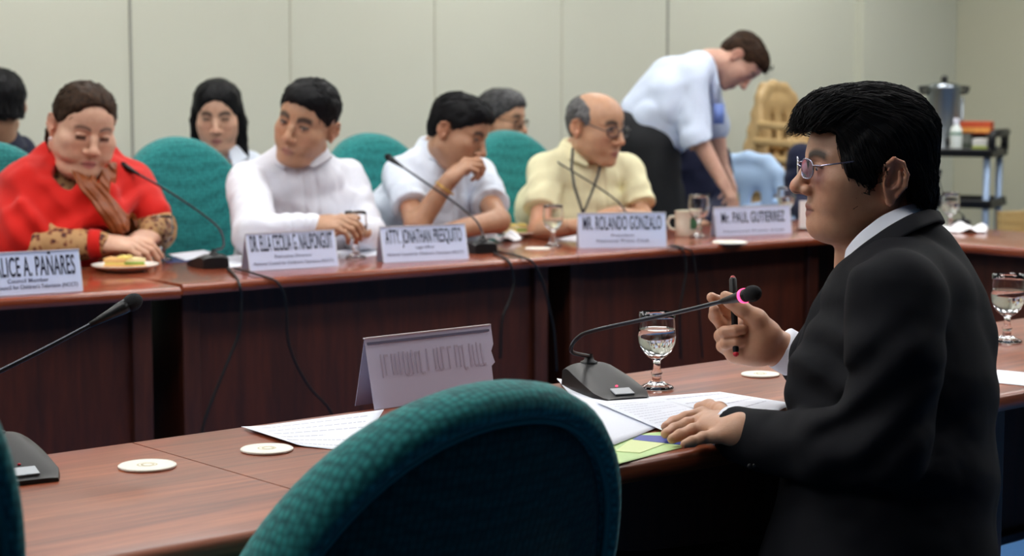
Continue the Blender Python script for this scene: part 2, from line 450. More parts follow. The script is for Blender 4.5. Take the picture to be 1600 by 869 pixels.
# front edge origin; local +y must point into the table (away from camera = -FN), local x along FT : rotation FA gives y = (-sin, cos) = -FN
table_unit(s0, FA, LU, FW, 'conference_table', 'reddish wooden table unit under the two name cards of the white-shirted men', M['woodfar'], 1, group=None)
Q = G(1570, 400, .72); XD = FN.copy(); cw = V(Q[0], Q[1], 0)
ss = np.linalg.solve(np.array([[XD[0], -FT[0]], [XD[1], -FT[1]]]), (s0-cw)[:2]); corner = cw+XD*ss[0]
L2 = float(np.dot(corner-s0, FT))-LU-.003
table_unit(s0+FT*LU, FA, L2, FW, 'conference_table', 'reddish wooden table unit in front of the bald man in the yellow shirt', M['woodfar'], 1)
# left unit, set forward a little and at its own angle
b0 = G(-120, 493, .72); b1 = G(284, 466.5, .72); bd = nrm(V(b1[0]-b0[0], b1[1]-b0[1], 0)); ba = math.atan2(bd[1], bd[0])
table_unit(V(b1[0], b1[1], 0)-bd*(LU+.001), ba, LU, FW, 'conference_table', 'reddish wooden table unit in front of the woman in the red shawl', M['woodfar'], 1)
# cross table
# local y into the table = +FT ; rotation a with x axis = XD has y = (-sin a, cos a) = XD rotated +90 = FT
XA = math.atan2(XD[1], XD[0])
XA = math.atan2(XD[1], XD[0])
table_unit(corner-XD*FW, XA, 2.1, .6, 'conference_table', 'reddish wooden table closing the far right end of the room', M['woodfar'], 1)
# near tables: far edge through n0.. ; local x along NT_, local y = -NN (away). front edge = far edge + NN*NW
nfo = V(n0[0], n0[1], 0)+NN*NW
LN = 1.45
table_unit(nfo, NA, LN, NW, 'near_table', 'brown wooden near table behind the green chair, under the loose papers', M['wood'], -1, panel_lo=.27, rail=True)
table_unit(nfo+NT_*LN, NA, LN, NW, 'near_table', 'brown wooden near table at the right behind the man in the black suit', M['wood'], -1, panel_lo=.27, rail=True)
table_unit(nfo-NT_*LN, NA, LN, NW, 'near_table', 'brown wooden near table at the lower left with one round coaster', M['wood'], -1, panel_lo=.27, rail=True)

# ------------------------------------------------------------------ room shell
WT, WN = dirs(math.radians(43.9))
ZA = 7.75
w0 = P(205, HOR, ZA); w0[2] = 0
def wall_hit(x):                                   # where the ray through column x meets the back wall
    d = ray(x, HOR)[:2]; A = np.array([[d[0], -WT[0]], [d[1], -WT[1]]]); t = np.linalg.solve(A, w0[:2]); return V(*(d*t[0]), 0)
H = 2.9
cA = wall_hit(1335); cB = wall_hit(1480); wl = w0-WT*6.6
def wall_slab(name, a, b, th, m, side=1, h=H, z0=0):
    d = nrm(b-a); n = V(-d[1], d[0], 0)*side
    o = MB().prism([a[:2], b[:2], (b+n*th)[:2], (a+n*th)[:2]], z0, h).build(name, m, smooth=False); tag(o, kind='structure'); return o
wall_slab('wall_back', wl, cA, .12, M['wall'])
# the wall continues behind a shallow column
wall_slab('wall_column', cA+WN*.06, cB+WN*.06, .18, M['wall'])
sd = WN
side0 = cB+WN*.0; side1 = side0+WN*9.5
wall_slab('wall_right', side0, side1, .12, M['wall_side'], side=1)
left1 = wl+WN*12.0
wall_slab('wall_left', wl, left1, .12, mat('dark_panel_wall', lin(88, 80, 72), .85), side=-1)
wall_slab('wall_front', left1, side1+(left1-wl)*0+WN*(12.0-9.5), .12, mat('dark_curtain_wall', lin(70, 62, 55), .9), side=-1)
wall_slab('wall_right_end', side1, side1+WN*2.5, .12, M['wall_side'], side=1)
far = side1+WN*2.5
poly = [wl-WT*.2-WN*.2, cB+WT*.2-WN*.2, far+WT*.2+WN*.2, left1-WT*.2+WN*.2]
o = MB().prism([p[:2] for p in poly], -.05, 0).build('floor', M['carpet'], smooth=False); tag(o, kind='structure')
o = MB().prism([p[:2] for p in poly], H, H+.05).build('ceiling', M['ceiling'], smooth=False); tag(o, kind='structure')
i = 1
for x in (-310, -45, 205, 455, 680, 878, 1042):
    q = wall_hit(x)+WN*.003
    o = MB().box((q[0], q[1], H/2), (.010, .006, H), rz=math.radians(43.9)).build('trim_%d' % i, M['seam'], smooth=False); tag(o, kind='structure'); i += 1
    if x in (455, 680, 878): o.data.materials[0] = mat('panel_joint_pale', lin(200, 199, 183), .7)
for nm, a, b in (('baseboard_back', wl, cA), ('baseboard_right', side0, side1)):
    d = nrm(b-a); n = V(d[1], -d[0], 0)
    o = MB().prism([(a+n*.001)[:2], (b+n*.001)[:2], (b+n*.015)[:2], (a+n*.015)[:2]], 0, .1).build(nm, M['black'], smooth=False); tag(o, kind='structure')

# ceiling lights (above the frame): recessed fluorescent troffers in the ceiling grid, plus an added fill row
lamp = None
LPOS = []
for i in range(5):
    for j in range(3 if i < 2 else 4):  # the partial last row is added as front fill for the suited man's face
        LPOS.append(wl+WT*(1.4+i*2.35)+WN*(.9+j*1.65))
for q in LPOS:
    if lamp is None:
        lamp = thing('ceiling_light', 'recessed white fluorescent ceiling light panel', 'ceiling light', (q[0], q[1], H), math.radians(43.9), 'recessed ceiling lights')
        MB().box((0, 0, -.012), (1.2, .6, .012)).build('diffuser', M['light'], lamp, smooth=False)
        f = MB()
        for s in (-1, 1): f.box((0, s*.31, -.012), (1.26, .03, .022)); f.box((s*.615, 0, -.012), (.03, .62, .022))
        f.build('frame', M['lampframe'], lamp, smooth=False)
    else:
        c = copy_tree(lamp); c.location = (q[0], q[1], H)

# ------------------------------------------------------------------ table-top things
def text(name, s, size, m, parent, loc, rot, sx=1.0, off=0.0, align='CENTER', width=None):
    cu = bpy.data.curves.new(name, 'FONT'); cu.body = s; cu.size = size; cu.align_x = align; cu.align_y = 'CENTER'; cu.offset = off; cu.extrude = .0002
    cu.space_character = 1.05
    o = bpy.data.objects.new(name, cu); COL.objects.link(o); bpy.context.view_layer.update()
    if width:
        sx = width/max(o.dimensions[0], 1e-4)
    dg = bpy.context.evaluated_depsgraph_get(); me = bpy.data.meshes.new_from_object(o.evaluated_get(dg)); bpy.data.objects.remove(o)
    me.name = name; me.materials.clear(); me.materials.append(m)
    me.transform(Matrix.Diagonal((sx, 1, 1, 1)))
    o = bpy.data.objects.new(name, me); COL.objects.link(o); o.parent = parent; o.location = loc; o.rotation_euler = rot
    return o
def nameplate(base, dirv, w, h, lines, label, tilt=14, back=False):
    """tent card: base = centre of front foot, dirv = writing direction"""
    d = nrm(V(dirv[0], dirv[1], 0)); rz = math.atan2(d[1], d[0])
    t = thing('name_card', label, 'name card', base, rz)
    dp = h*math.sin(math.radians(tilt)); hz = h*math.cos(math.radians(tilt))
    m = MB()
    # local x writing dir, -y toward the reader
    for s in (-1, 1):
        m.add([(-w/2, s*dp, 0), (w/2, s*dp, 0), (w/2, 0, hz), (-w/2, 0, hz)], [(0, 1, 2, 3)])
    m.build('card', M['card'], t, smooth=False, solid=.0012)
    hm = MB(); hm.box((0, 0, hz+.0015), (w+.004, .006, .003))
    for s in (-1, 1): hm.tube([(s*(w/2+.001), -dp, .001), (s*(w/2+.001), 0, hz), (s*(w/2+.001), dp, .001)], .0012, 6)
    hm.build('clear_holder_edge', mat('acrylic_edge', lin(225, 228, 235), .15, coat=.5), t, smooth=False)
    a = math.radians(90-tilt)
    for txt, fz, size, sx, off, m_, wd in lines:
        z = hz*fz; y = -dp*(1-fz)-.0016
        text('lettering', txt, size, m_, t, (0, y, z), (a, 0, 0), sx, off, width=wd)
    return t
def pxdir(x0, y0, x1, y1, h): a = G(x0, y0, h); b = G(x1, y1, h); return b-a, (a+b)/2, np.linalg.norm((b-a)[:2])
def plate_from_px(x0, y0, x1, y1, ypx, lines, label, tilt=14):
    d, c, w = pxdir(x0, y0, x1, y1, .751)
    sc_px = F/c[1]; h = ypx/sc_px/math.cos(math.radians(tilt))*.985
    off = V(d[1], -d[0], 0)/np.linalg.norm(d[:2])*(-h*math.sin(math.radians(tilt)))
    L = lines(w, h)
    return nameplate(c+off, d, w, h, L, label, tilt)
NC = "National Council for Children's Television (NCCT)"
plate_from_px(-40, 465.5, 129, 455, 66, lambda w, h: [('MS. ALICE A. PAÑARES', .64, h*.66, 1, .0007, M['ink'], w*.90), ('Council Member', .33, h*.13, 1, .0001, M['inkpale'], w*.38), (NC, .18, h*.13, 1, .0001, M['inkpale'], w*.92)],
              'white name card at the left edge before the woman in the red shawl')
plate_from_px(391, 424, 529, 416, 57, lambda w, h: [('DR. ELLA CECILIA G. NALIPONGUIT', .71, h*.62, 1, .0005, M['ink'], w*.93), ('Executive Director', .36, h*.12, 1, 0, M['inkpale'], w*.42), (NC, .18, h*.12, 1, 0, M['inkpale'], w*.90)],
              'white name card in front of the man in the long-sleeved white shirt', 16)
plate_from_px(600, 411, 732, 405, 55, lambda w, h: [('ATTY. JONATHAN PRESQUITO', .70, h*.56, 1, .0005, M['ink'], w*.90), ('Legal Officer', .40, h*.11, 1, 0, M['inkpale'], w*.22), (NC, .22, h*.11, 1, 0, M['inkpale'], w*.90)],
              'white name card in front of the man resting his chin on his hand', 16)
plate_from_px(905, 388, 1041, 386, 54, lambda w, h: [('MR. ROLANDO GONZALO', .70, h*.56, 1, .0005, M['ink'], w*.90), ('President', .36, h*.11, 1, 0, M['inkpale'], w*.26), ('National Press Club', .20, h*.13, 1, 0, M['inkpale'], w*.60)],
              'white name card in front of the bald man in the yellow shirt', 10)
plate_from_px(1119, 370, 1237, 365, 45, lambda w, h: [('Mr. PAUL GUTIERREZ', .62, h*.54, 1, .0005, M['ink'], w*.84), ('National Press Club', .16, h*.10, 1, 0, M['inkpale'], w*.8)],
              'white name card right of the cream mug, farthest on the long table', 10)
# near card, seen from behind with its print showing faintly through
def near_card():
    a = G(585, 641, .751); b = G(781, 613, .751)
    d = b-a; w = np.linalg.norm(d[:2]); c = (a+b)/2; h = .118
    t = thing('name_card', 'name card seen from behind the green chair, faint print showing through', 'name card', c, math.atan2(d[1], d[0]))
    tilt = math.radians(13); dp = h*math.sin(tilt); hz = h*math.cos(tilt)
    # reader-side and our side; a bite is missing from our right edge
    sh = math.tan(math.radians(4))
    m = MB()
    pts = [(-w/2, 0, 0), (w/2-.012, 0, 0), (w/2-.010, .4*dp, .40*hz), (w/2-.002, .42*dp, .45*hz), (w/2-.006, .62*dp, .62*hz), (w/2+.001, .72*dp, .72*hz), (w/2+.002, dp, hz), (-w/2, dp, hz)]
    m.add(pts, [tuple(range(len(pts)))])
    m.add([(-w/2, 2*dp, 0), (w/2-.01, 2*dp, 0), (w/2+.002, dp, hz), (-w/2, dp, hz)], [(0, 1, 2, 3)])
    m.build('card', mat('name_card_backlit', lin(196, 192, 214), .6, noise=.02, nscale=12), t, smooth=False, solid=.001)
    MB().box((0, dp*.93-.0012, hz*.93), (w*.97, .0006, hz*.035), R=np.array([[1, 0, 0], [0, math.cos(tilt), -math.sin(tilt)*-1], [0, -math.sin(tilt)*-1*-1, math.cos(tilt)]])).build('fold_line', mat('fold_grey', lin(95, 92, 115), .6), t, smooth=False)
    MB().box((0, dp, hz+.001), (w+.002, .004, .002)).build('clear_holder_edge', mat('acrylic_edge2', lin(232, 222, 228), .2, coat=.5), t, smooth=False)
    g = MB(); r = random.Random(4); x = -w*.40
    Rt = np.array([[1, 0, 0], [0, math.cos(-tilt), -math.sin(-tilt)], [0, math.sin(-tilt), math.cos(-tilt)]])
    while x < w*.42:
        if r.random() > .12:
            y0 = .42+.04*r.random(); y1 = .78-.03*r.random()
            zc = (y0+y1)/2*hz
            g.box((x, zc*math.tan(tilt)-.0012, zc), (.0022+.0012*r.random(), .0004, (y1-y0)*hz), R=Rt)
            if r.random() > .4:
                z_ = (y0 if r.random() > .5 else y1-.02)*hz
                g.box((x+.004, z_*math.tan(tilt)-.0012, z_), (.006, .0004, .004), R=Rt)
        x += .0072+.002*r.random()
    g.build('faint_print', mat('faint_ink', lin(178, 170, 190), .7), t, smooth=False)
near_card()

def goblet(loc, k, label, water=.5, group=None, name='water_goblet'):
    t = thing(name, label, 'glass', V(*loc)+V(0, 0, .0012), 0, group)
    H_ = .145*k; R = .036*k
    out = [(0, 0), (.031*k, 0), (.0325*k, .003*k), (.030*k, .006*k), (.016*k, .012*k), (.009*k, .018*k), (.0085*k, .026*k), (.011*k, .031*k), (.0075*k, .037*k), (.0062*k, .048*k), (.0085*k, .056*k), (.018*k, .062*k), (.028*k, .073*k), (.0345*k, .088*k), (R, .102*k), (R*.985, .118*k), (R*.95, .134*k), (R*.935, H_)]
    inn = [(R*.935-.0012, H_+.0004), (R*.95-.0014*1.2, .134*k), (R*.985-.0018, .118*k), (R-.002, .102*k), (.0345*k-.0022, .089*k), (.028*k-.0025, .0755*k), (.017*k, .0665*k), (.006*k, .0635*k), (0, .063*k)]
    MB().lathe(out+inn, 40).build('goblet_glass', M['glass'], t)
    if water:
        top = (.063+(.145-.063)*water)*k
        pr = [(0, .0634*k)]
        for r_, z in inn[::-1][1:]:
            if z < top: pr.append((r_+.0003, z+.0001))
        # radius at the water line
        rr = np.interp(top/k, [.0635, .0665, .0755, .089, .102, .118, .134], [(.006*k)/k, .017, .028-.0025/k, .0345-.0022/k, R/k-.002/k, R*.985/k-.0018/k, R*.95/k-.0017/k])*k
        pr += [(rr+.0003, top), (rr-.002, top-.0006), (0, top-.0007)]
        MB().lathe(pr, 40).build('water', M['water'], t)
    return t
def coaster(x, y, label, g=None, r=.04, h=.751, name='coaster'):
    p = G(x, y, h); m = MB().lathe([(0, 0), (r-.001, 0), (r, .001), (r, .003), (r-.0015, .004), (r*.93, .0042), (r*.92, .0036), (0, .0036)], 40)
    t = thing(name, label, 'coaster', (p[0], p[1], .7502), 0, g); m.build('disc', M['coaster'], t, angle=40)
    q = random.Random(x); e = MB()
    e.lathe([(r*.16, .0037), (r*.24, .0039), (r*.24, .0036)], 16, (q.uniform(-.002, .002), 0, 0))
    e.lathe([(r*.30, .0037), (r*.33, .0039), (r*.36, .0036)], 20)
    e.build('printed_emblem', mat('coaster_print', lin(205, 196, 165), .7), t)
    return t
def sheet(pts, label, name='paper_sheet', h=.7505, th=.0006, m=None, cat='paper', lift=0.0, seed=1, lines=0, curl=None, col=None):
    """pts: 4 photo corners (a,b,c,d), a->b the text direction"""
    q = [G(px, py, h) for px, py in pts]; r = random.Random(seed)
    a, b, c, d = q; n = 14; rows = []
    for i in range(n+1):
        v = i/n; row = []
        for j in range(n+1):
            u = j/n; p = (a*(1-u)+b*u)*(1-v)+(d*(1-u)+c*u)*v
            z = h+lift*(math.sin(u*3.1+seed)*.5+.5)*(.4+.6*v)*.5
            if curl: z += curl*max(0, (abs(u-.5)*2-.6))**2*2.2*(u < .5)
            row.append((p[0], p[1], z))
        rows.append(row)
    cen = np.mean(q, 0); t = thing(name, label, cat, (cen[0], cen[1], h), 0)
    mb = MB(); mb.grid([[(x-cen[0], y-cen[1], z-h) for x, y, z in r_] for r_ in rows])
    mb.build('sheet', m or M['paper'], t, solid=th)
    if lines:
        lm = MB(); rr = random.Random(seed)
        for k in range(lines):
            v = .12+.76*k/max(lines-1, 1)
            u = .1; ue = .9 if rr.random() > .25 else .55
            while u < ue:
                du = .02+.05*rr.random(); u1 = min(u+du, ue)
                def at(uu, vv):
                    i = min(int(vv*n), n-1); j = min(int(uu*n), n-1); fi = vv*n-i; fj = uu*n-j
                    R0 = V(*rows[i][j])*(1-fj)+V(*rows[i][j+1])*fj; R1 = V(*rows[i+1][j])*(1-fj)+V(*rows[i+1][j+1])*fj
                    p = R0*(1-fi)+R1*fi; return (p[0]-cen[0], p[1]-cen[1], p[2]-h+th*.5+.0003)
                dv = .12/max(lines, 6)
                lm.add([at(u, v), at(u1, v), at(u1, v+dv), at(u, v+dv)], [(0, 1, 2, 3)])
                u = u1+.012
        lm.build('lettering', mat('print_grey', lin(188, 190, 204), .8), t, smooth=False)
    return t

# coasters
coaster(230, 729, 'round white coaster alone on the lower left table', r=.0405)
coaster(417, 703, 'round white coaster beside the loose white papers', r=.0385)
coaster(1188, 586, 'round cream coaster beyond the raised hand with the pen', r=.022*1.6)
coaster(840, 389, 'cream coaster beside the far goblet and the sandwich plate', r=.042)
coaster(1140, 379, 'white coaster in front of the farthest name card on the long table', r=.06)
# goblets
goblet(G(1026, 609, .75), .935, 'half-full water goblet between the near microphone and the raised hand', .62)
goblet(G(1573, 536, .75), .98, 'water goblet at the right edge behind the suited man', .6)
goblet(G(254, 408, .75), .95, 'water goblet in front of the woman in the red shawl', .3)
goblet(G(556, 404, .75), 1.0, 'water goblet between the two name cards of the white-shirted men', .45)
goblet(G(864, 386, .75), .95, 'water goblet left of the bald man\'s name card', .35)
goblet(G(1092, 372, .75), 1.05, 'water goblet in front of the cream mug', .0)
goblet(G(1228, 350, .75), .98, 'water goblet behind the farthest name card on the long table', .5)
goblet(G(1484, 360, .75), .95, 'water goblet behind the suited man near the paper napkins', .5)

# microphones
def mic(base, yaw, stem_px, label, k=1.0, led=False, name='desk_microphone', flip=1, head_len=.05):
    """conference unit: wedge body, gooseneck (world points), foam head"""
    base = V(*base)+V(0, 0, .0008)
    t = thing(name, label, 'microphone', base, yaw)
    # body : local +x = front (speaker side), rises to the back
    L, W, Hh = .19*k, .100*k, .044*k
    rows = []
    N_ = 16
    for i in range(N_+1):
        u = i/N_; x = -L*.42+L*u
        hh = Hh*max(.13, (1-.93*((u-.16)/.84)**1.15 if u > .16 else .80+.20*math.sin(u/.16*PI/2)))
        ww = W*(.80+.20*math.sin(min(u*1.6, 1)*PI/2))*(1-.25*max(0, u-.82)/.18)
        row = []
        for j in range(13):
            a = j/12.0; yy = (a-.5)*ww
            e = abs(a-.5)*2; zz = hh*(1-.22*e**4)
            row.append((x, yy, zz))
        rows.append([(x, -ww/2*1.04, .0)]+row+[(x, ww/2*1.04, .0)])
    m = MB(); m.grid(rows)
    m.add(rows[0], [tuple(range(len(rows[0])))]); m.add(rows[-1], [tuple(range(len(rows[-1])))[::-1]])
    m.add([rows[0][0], rows[0][-1], rows[-1][-1], rows[-1][0]], [(0, 1, 2, 3)])
    body = m.build('base_unit', M['black'], t, angle=50)
    # button plate at the front slope
    u = .86; hz = Hh*(1-.93*((u-.16)/.84)**1.15)
    sl = math.atan2(Hh*1.15, L)
    Rm = np.array([[math.cos(sl), 0, math.sin(sl)], [0, 1, 0], [-math.sin(sl), 0, math.cos(sl)]])
    MB().box((-L*.42+L*u, 0, hz+.0015), (.024*k, .036*k, .003), R=Rm).build('talk_button', mat('button_grey', lin(190, 195, 200), .35), t, smooth=False, bevel=.001)
    u = .74; hz = Hh*(1-.93*((u-.16)/.84)**1.15)
    MB().ball((-L*.42+L*u, 0, hz+.001), (.0025, .0025, .0015), 10).build('indicator_lamp', mat('red_led', lin(200, 30, 50), .3, emit=(1, .05, .12, 1), es=3.0 if led else .0), t)
    MB().lathe([(.0155*k, 0), (.0155*k, .003), (.010*k, .005), (.007*k, .012), (.007*k, .016)], 20, (-L*.28, 0, Hh*.95)).build('stem_socket', M['black'], t)
    pts = [np.asarray(p, float) for p in stem_px]
    root = np.asarray(base, float)+V(math.cos(yaw), math.sin(yaw), 0)*(-L*.28)+V(0, 0, Hh+.010)
    ctrl = [root]+pts
    # Catmull-Rom
    def cr(c, n=10):
        c = [c[0]*2-c[1]]+c+[c[-1]*2-c[-2]]; out = []
        for i in range(1, len(c)-2):
            for s in range(n):
                u = s/n; out.append(.5*((2*c[i])+(-c[i-1]+c[i+1])*u+(2*c[i-1]-5*c[i]+4*c[i+1]-c[i+2])*u*u+(-c[i-1]+3*c[i]-3*c[i+1]+c[i+2])*u**3))
        out.append(c[-2]); return out
    path = cr(ctrl)
    st = MB().tube(path, .0036*k, 10); st.build('gooseneck', M['stem'], t, world=True)
    tip = path[-1]; dr = nrm(path[-1]-path[-4])
    hm = MB().tube([tip-dr*.045*k, tip-dr*.01*k, tip+dr*.012*k, tip+dr*.020*k], [.0042*k, .0078*k, .0106*k, .0108*k], 16)
    hm.build('capsule_housing', M['black'], t, world=True)
    if led:
        MB().tube([tip+dr*.006*k, tip+dr*.012*k], [.0112*k, .0120*k], 20).build('light_ring', mat('ring_pink', lin(255, 60, 120), .3, emit=(1.0, .06, .22, 1), es=2.6), t, world=True)
    fr = frame_dir(tip+dr*(.020*k+.010*k), dr)
    MB().ball(fr.c, (.0175*k, .0132*k, .0132*k), 18, R=fr.R).build('foam_head', M['blackfoam'], t, world=True)
    return t
def ang(v): return math.atan2(v[1], v[0])
# near microphone with the lit ring: base faces right-near
b = G(935, 603, .75); stem = [P(893, 549, 3.17), P(903, 528, 3.16), P(935, 515, 3.12), P(1060, 488, 3.0), P(1156, 464, 2.88)]
mbase = G(940, 612, .75)
mic(mbase, ang(G(1003, 628, .75)-G(890, 588, .75)), stem, 'black desk microphone with a glowing pink ring beside the near goblet', 1.0, True)
# left-near microphone
mb2 = G(10, 735, .75)
yaw2 = ang(G(48, 752, .75)-G(-40, 700, .75))
mic(mb2, yaw2, [P(-62, 610, 2.62), P(-20, 590, 2.66), P(80, 540, 2.72), P(180, 487, 2.78)], 'black desk microphone at the lower left, half hidden by a green chair', 1.0, False)
# far microphones: stems lean to the people, up and left
q = G(327, 417, .75)
mic(q, ang(FN)+math.pi*.92, [P(349, 385, q[1]+.02), P(344, 360, q[1]+.05), P(318, 336, q[1]+.1), P(260, 297, q[1]+.18), P(203, 265, q[1]+.26)], 'black desk microphone pointing at the woman in the red shawl', .95)
q = G(745, 394, .75)
mic(q, ang(FN)+math.pi*.92, [P(753, 362, q[1]+.02), P(742, 343, q[1]+.05), P(712, 318, q[1]+.1), P(660, 282, q[1]+.18), P(616, 252, q[1]+.26)], 'black desk microphone pointing at the man resting his chin on his hand', .95)
q = G(985, 377, .75)
mic(q, ang(FN)+math.pi*.92, [P(983, 345, q[1]+.02), P(970, 320, q[1]+.08), P(935, 293, q[1]+.16), P(862, 248, q[1]+.30)], 'black desk microphone behind the bald man\'s name card', .8)
q = G(1500, 352, .75)
mic(q, ang(XD)+2.6, [P(1478, 310, q[1]+.02), P(1468, 285, q[1]+.04), P(1468, 275, q[1]+.05)], 'small desk microphone tip showing behind the suited man', .6)

# cables hanging from the table front
def cable(pts, r, label):
    def cr(c, n=12):
        c = [c[0]*2-c[1]]+c+[c[-1]*2-c[-2]]; out = []
        for i in range(1, len(c)-2):
            for s in range(n):
                u = s/n; out.append(.5*((2*c[i])+(-c[i-1]+c[i+1])*u+(2*c[i-1]-5*c[i]+4*c[i+1]-c[i+2])*u*u+(-c[i-1]+3*c[i]-3*c[i+1]+c[i+2])*u**3))
        out.append(c[-2]); return out
    o = MB().tube(cr([V(*p) for p in pts]), r, 8).build('cable', M['black'])
    tag(o, label, 'cable')
def front(px, py, push=.012):                    # a point on the vertical plane of the far table's front edge
    d = ray(px, py); nn = FN; c = s0+FN*push
    t = (np.dot(c, nn)-np.dot(V(0, 0, HC), nn))/np.dot(d, nn); return V(0, 0, HC)+d*t
cable([G(356, 420, .756), G(366, 430, .756), front(374, 444), front(377, 470), front(373, 520), front(352, 575), front(322, 650), front(312, 700)], .0042, 'black cable hanging from the left far microphone, left strand')
cable([G(366, 419, .756), G(405, 430, .756), front(433, 441), front(446, 470), front(452, 540), front(480, 600), front(516, 642), front(540, 700)], .0035, 'black cable hanging from the left far microphone, right strand')
cable([G(772, 395, .756), G(785, 402, .756), front(797, 412), front(803, 440), front(796, 470), front(785, 500), front(782, 560)], .0042, 'black cable hanging from the middle far microphone, left strand')
cable([G(776, 393, .756), G(812, 401, .756), front(833, 411), front(848, 440), front(858, 480), front(866, 520), front(870, 580)], .0038, 'black cable hanging from the middle far microphone, right strand')
cable([G(1048, 384, .756), G(1060, 388, .756), front(1068, 394), front(1072, 420), front(1068, 450), front(1062, 490), front(1064, 560)], .004, 'black cable hanging right of the bald man\'s name card')
cable([G(1052, 383, .756), G(1070, 388, .756), front(1082, 396), front(1088, 430), front(1092, 480), front(1098, 560)], .003, 'thin black cable hanging right of the other one near the bald man\'s card')

# papers
sheet([(377, 671), (600, 640), (560, 706), (455, 697)], 'loose white paper partly behind the green chair, left corner lifted', seed=2, lift=.004, lines=6, curl=.01)
sheet([(870, 592), (1010, 612), (1037, 664), (955, 698)], 'white document under the near microphone, close to the green chair', h=.7525, seed=3, lift=.004, lines=0)
sheet([(930, 628), (1030, 622), (1128, 655), (1045, 677)], 'printed white page lying under the suited man\'s fingers', h=.7565, seed=4, lift=.003, lines=12)
sheet([(1010, 621), (1125, 613), (1240, 632), (1180, 660)], 'white page beyond the hand, its corner pointing right', h=.7545, seed=5, lift=.003, lines=5)
sheet([(1558, 578), (1680, 590), (1680, 612), (1550, 598)], 'white paper on the table at the right edge', seed=6, lift=.001)
# leaflet: green sheet with a blue band
lf = sheet([(930, 686), (1060, 672), (1098, 691), (952, 729)], 'green and white leaflet with a blue band at the table edge', h=.7510, name='leaflet', cat='leaflet', m=mat('leaflet_green', lin(190, 220, 150), .5, noise=.25, nscale=9), seed=7)
def band(pts, h, m_, name, parent):
    q_ = [G(x, y, h) for x, y in pts]; c = parent.location
    MB().add([(p[0]-c[0], p[1]-c[1], h-c[2]) for p in q_], [tuple(range(len(q_)))]).build(name, m_, parent, smooth=False, solid=.0005)
band([(1000, 680), (1078, 683), (1094, 691), (1066, 695), (988, 687)], .7521, mat('leaflet_blue', lin(40, 60, 165), .45), 'blue_band', lf)
band([(985, 687), (1040, 693), (1000, 708), (962, 705)], .7519, mat('leaflet_pale', lin(222, 235, 170), .5), 'yellow_patch', lf)
sheet([(262, 398), (318, 391), (338, 396), (290, 408)], 'white papers beside the left far microphone', seed=8, lift=.004)
MBq = G(295, 408, .752)
o = sheet([(245, 404), (300, 400), (312, 408), (262, 411)], 'blue edged paper under the goblet of the shawled woman', seed=9, m=mat('navy_sheet', lin(50, 60, 110), .6), h=.7504)
sheet([(352, 401), (385, 397), (388, 415), (352, 419)], 'folded papers between the left far microphone and the second name card', seed=10, lift=.003)
sheet([(525, 392), (590, 388), (600, 398), (530, 404)], 'white paper under the goblet between the name cards', seed=11)
sheet([(872, 366), (905, 362), (905, 378), (858, 376)], 'white paper left of the bald man\'s name card', seed=12)
sheet([(545, 408), (590, 405), (600, 410), (600, 416)], 'small white slip in front of the far goblet', seed=13, h=.7512) if False else None

# food
def plate(p, k, label):
    t = thing('plate', label, 'plate', (p[0], p[1], .7502))
    r = .098*k
    MB().lathe([(0, 0), (r*.55, 0), (r*.58, .003), (r*.8, .010), (r, .018), (r*1.005, .0195), (r, .0205), (r*.78, .0135), (r*.56, .006), (0, .005)], 48).build('dish', M['china'], t, angle=60)
    return t
bread = mat('toast', lin(228, 178, 112), .8, noise=.18, nscale=60, bump=.5, bscale=300)
crumb = mat('bread_crumb', lin(240, 222, 170), .85, noise=.08, nscale=70, bump=.5, bscale=300)
fill = mat('egg_filling', lin(240, 215, 120), .6, noise=.15, nscale=120); lett = mat('lettuce', lin(140, 185, 70), .5, noise=.3, nscale=90)
def wedge(mb, c, rz, L, th, z):
    a = [(0, 0), (L, 0), (0, L)]; co, si = math.cos(rz), math.sin(rz)
    mb.prism([(c[0]+x*co-y*si, c[1]+x*si+y*co) for x, y in a], z, z+th)
def sandwich(p, k, label, rz, col=bread):
    t = thing('sandwich', label, 'sandwich', (p[0], p[1], .7502+.006), rz)
    for s, (cx, cy, a) in enumerate([(-.062*k, -.005, -.1), (-.008*k, .0, .15)]):
        m = MB(); wedge(m, (cx, cy), a, .068*k, .012*k, 0); m.build('bread_slice', col, t, smooth=False, bevel=.003)
        m = MB(); wedge(m, (cx+.002, cy+.002), a, .062*k, .007*k, .012*k); m.build('filling', fill if s == 0 else lett, t, smooth=False, bevel=.003)
        m = MB(); wedge(m, (cx, cy), a, .067*k, .012*k, .019*k); m.build('bread_slice', crumb if s else col, t, smooth=False, bevel=.003)
    m = MB()
    for i in range(9): m.ball((random.uniform(-.02, .03)*k, random.uniform(-.005, .03)*k, .031*k+random.uniform(0, .004)), (.012*k, .01*k, .004*k), 8)
    m.build('grated_topping', fill, t)
    return t
pp = G(196, 421, .755); plate(pp, .98, 'white plate holding the toasted sandwich halves'); sandwich(pp+V(.0, 0, 0), 1.02, 'toasted sandwich halves on the plate before the red-shawled woman', -.05)
pp = G(808, 368, .755); plate(pp, .95, 'white plate with the pale yellow sandwich'); sandwich(pp, 1.1, 'pale yellow sandwich on the plate left of the far goblet', -.1, crumb)
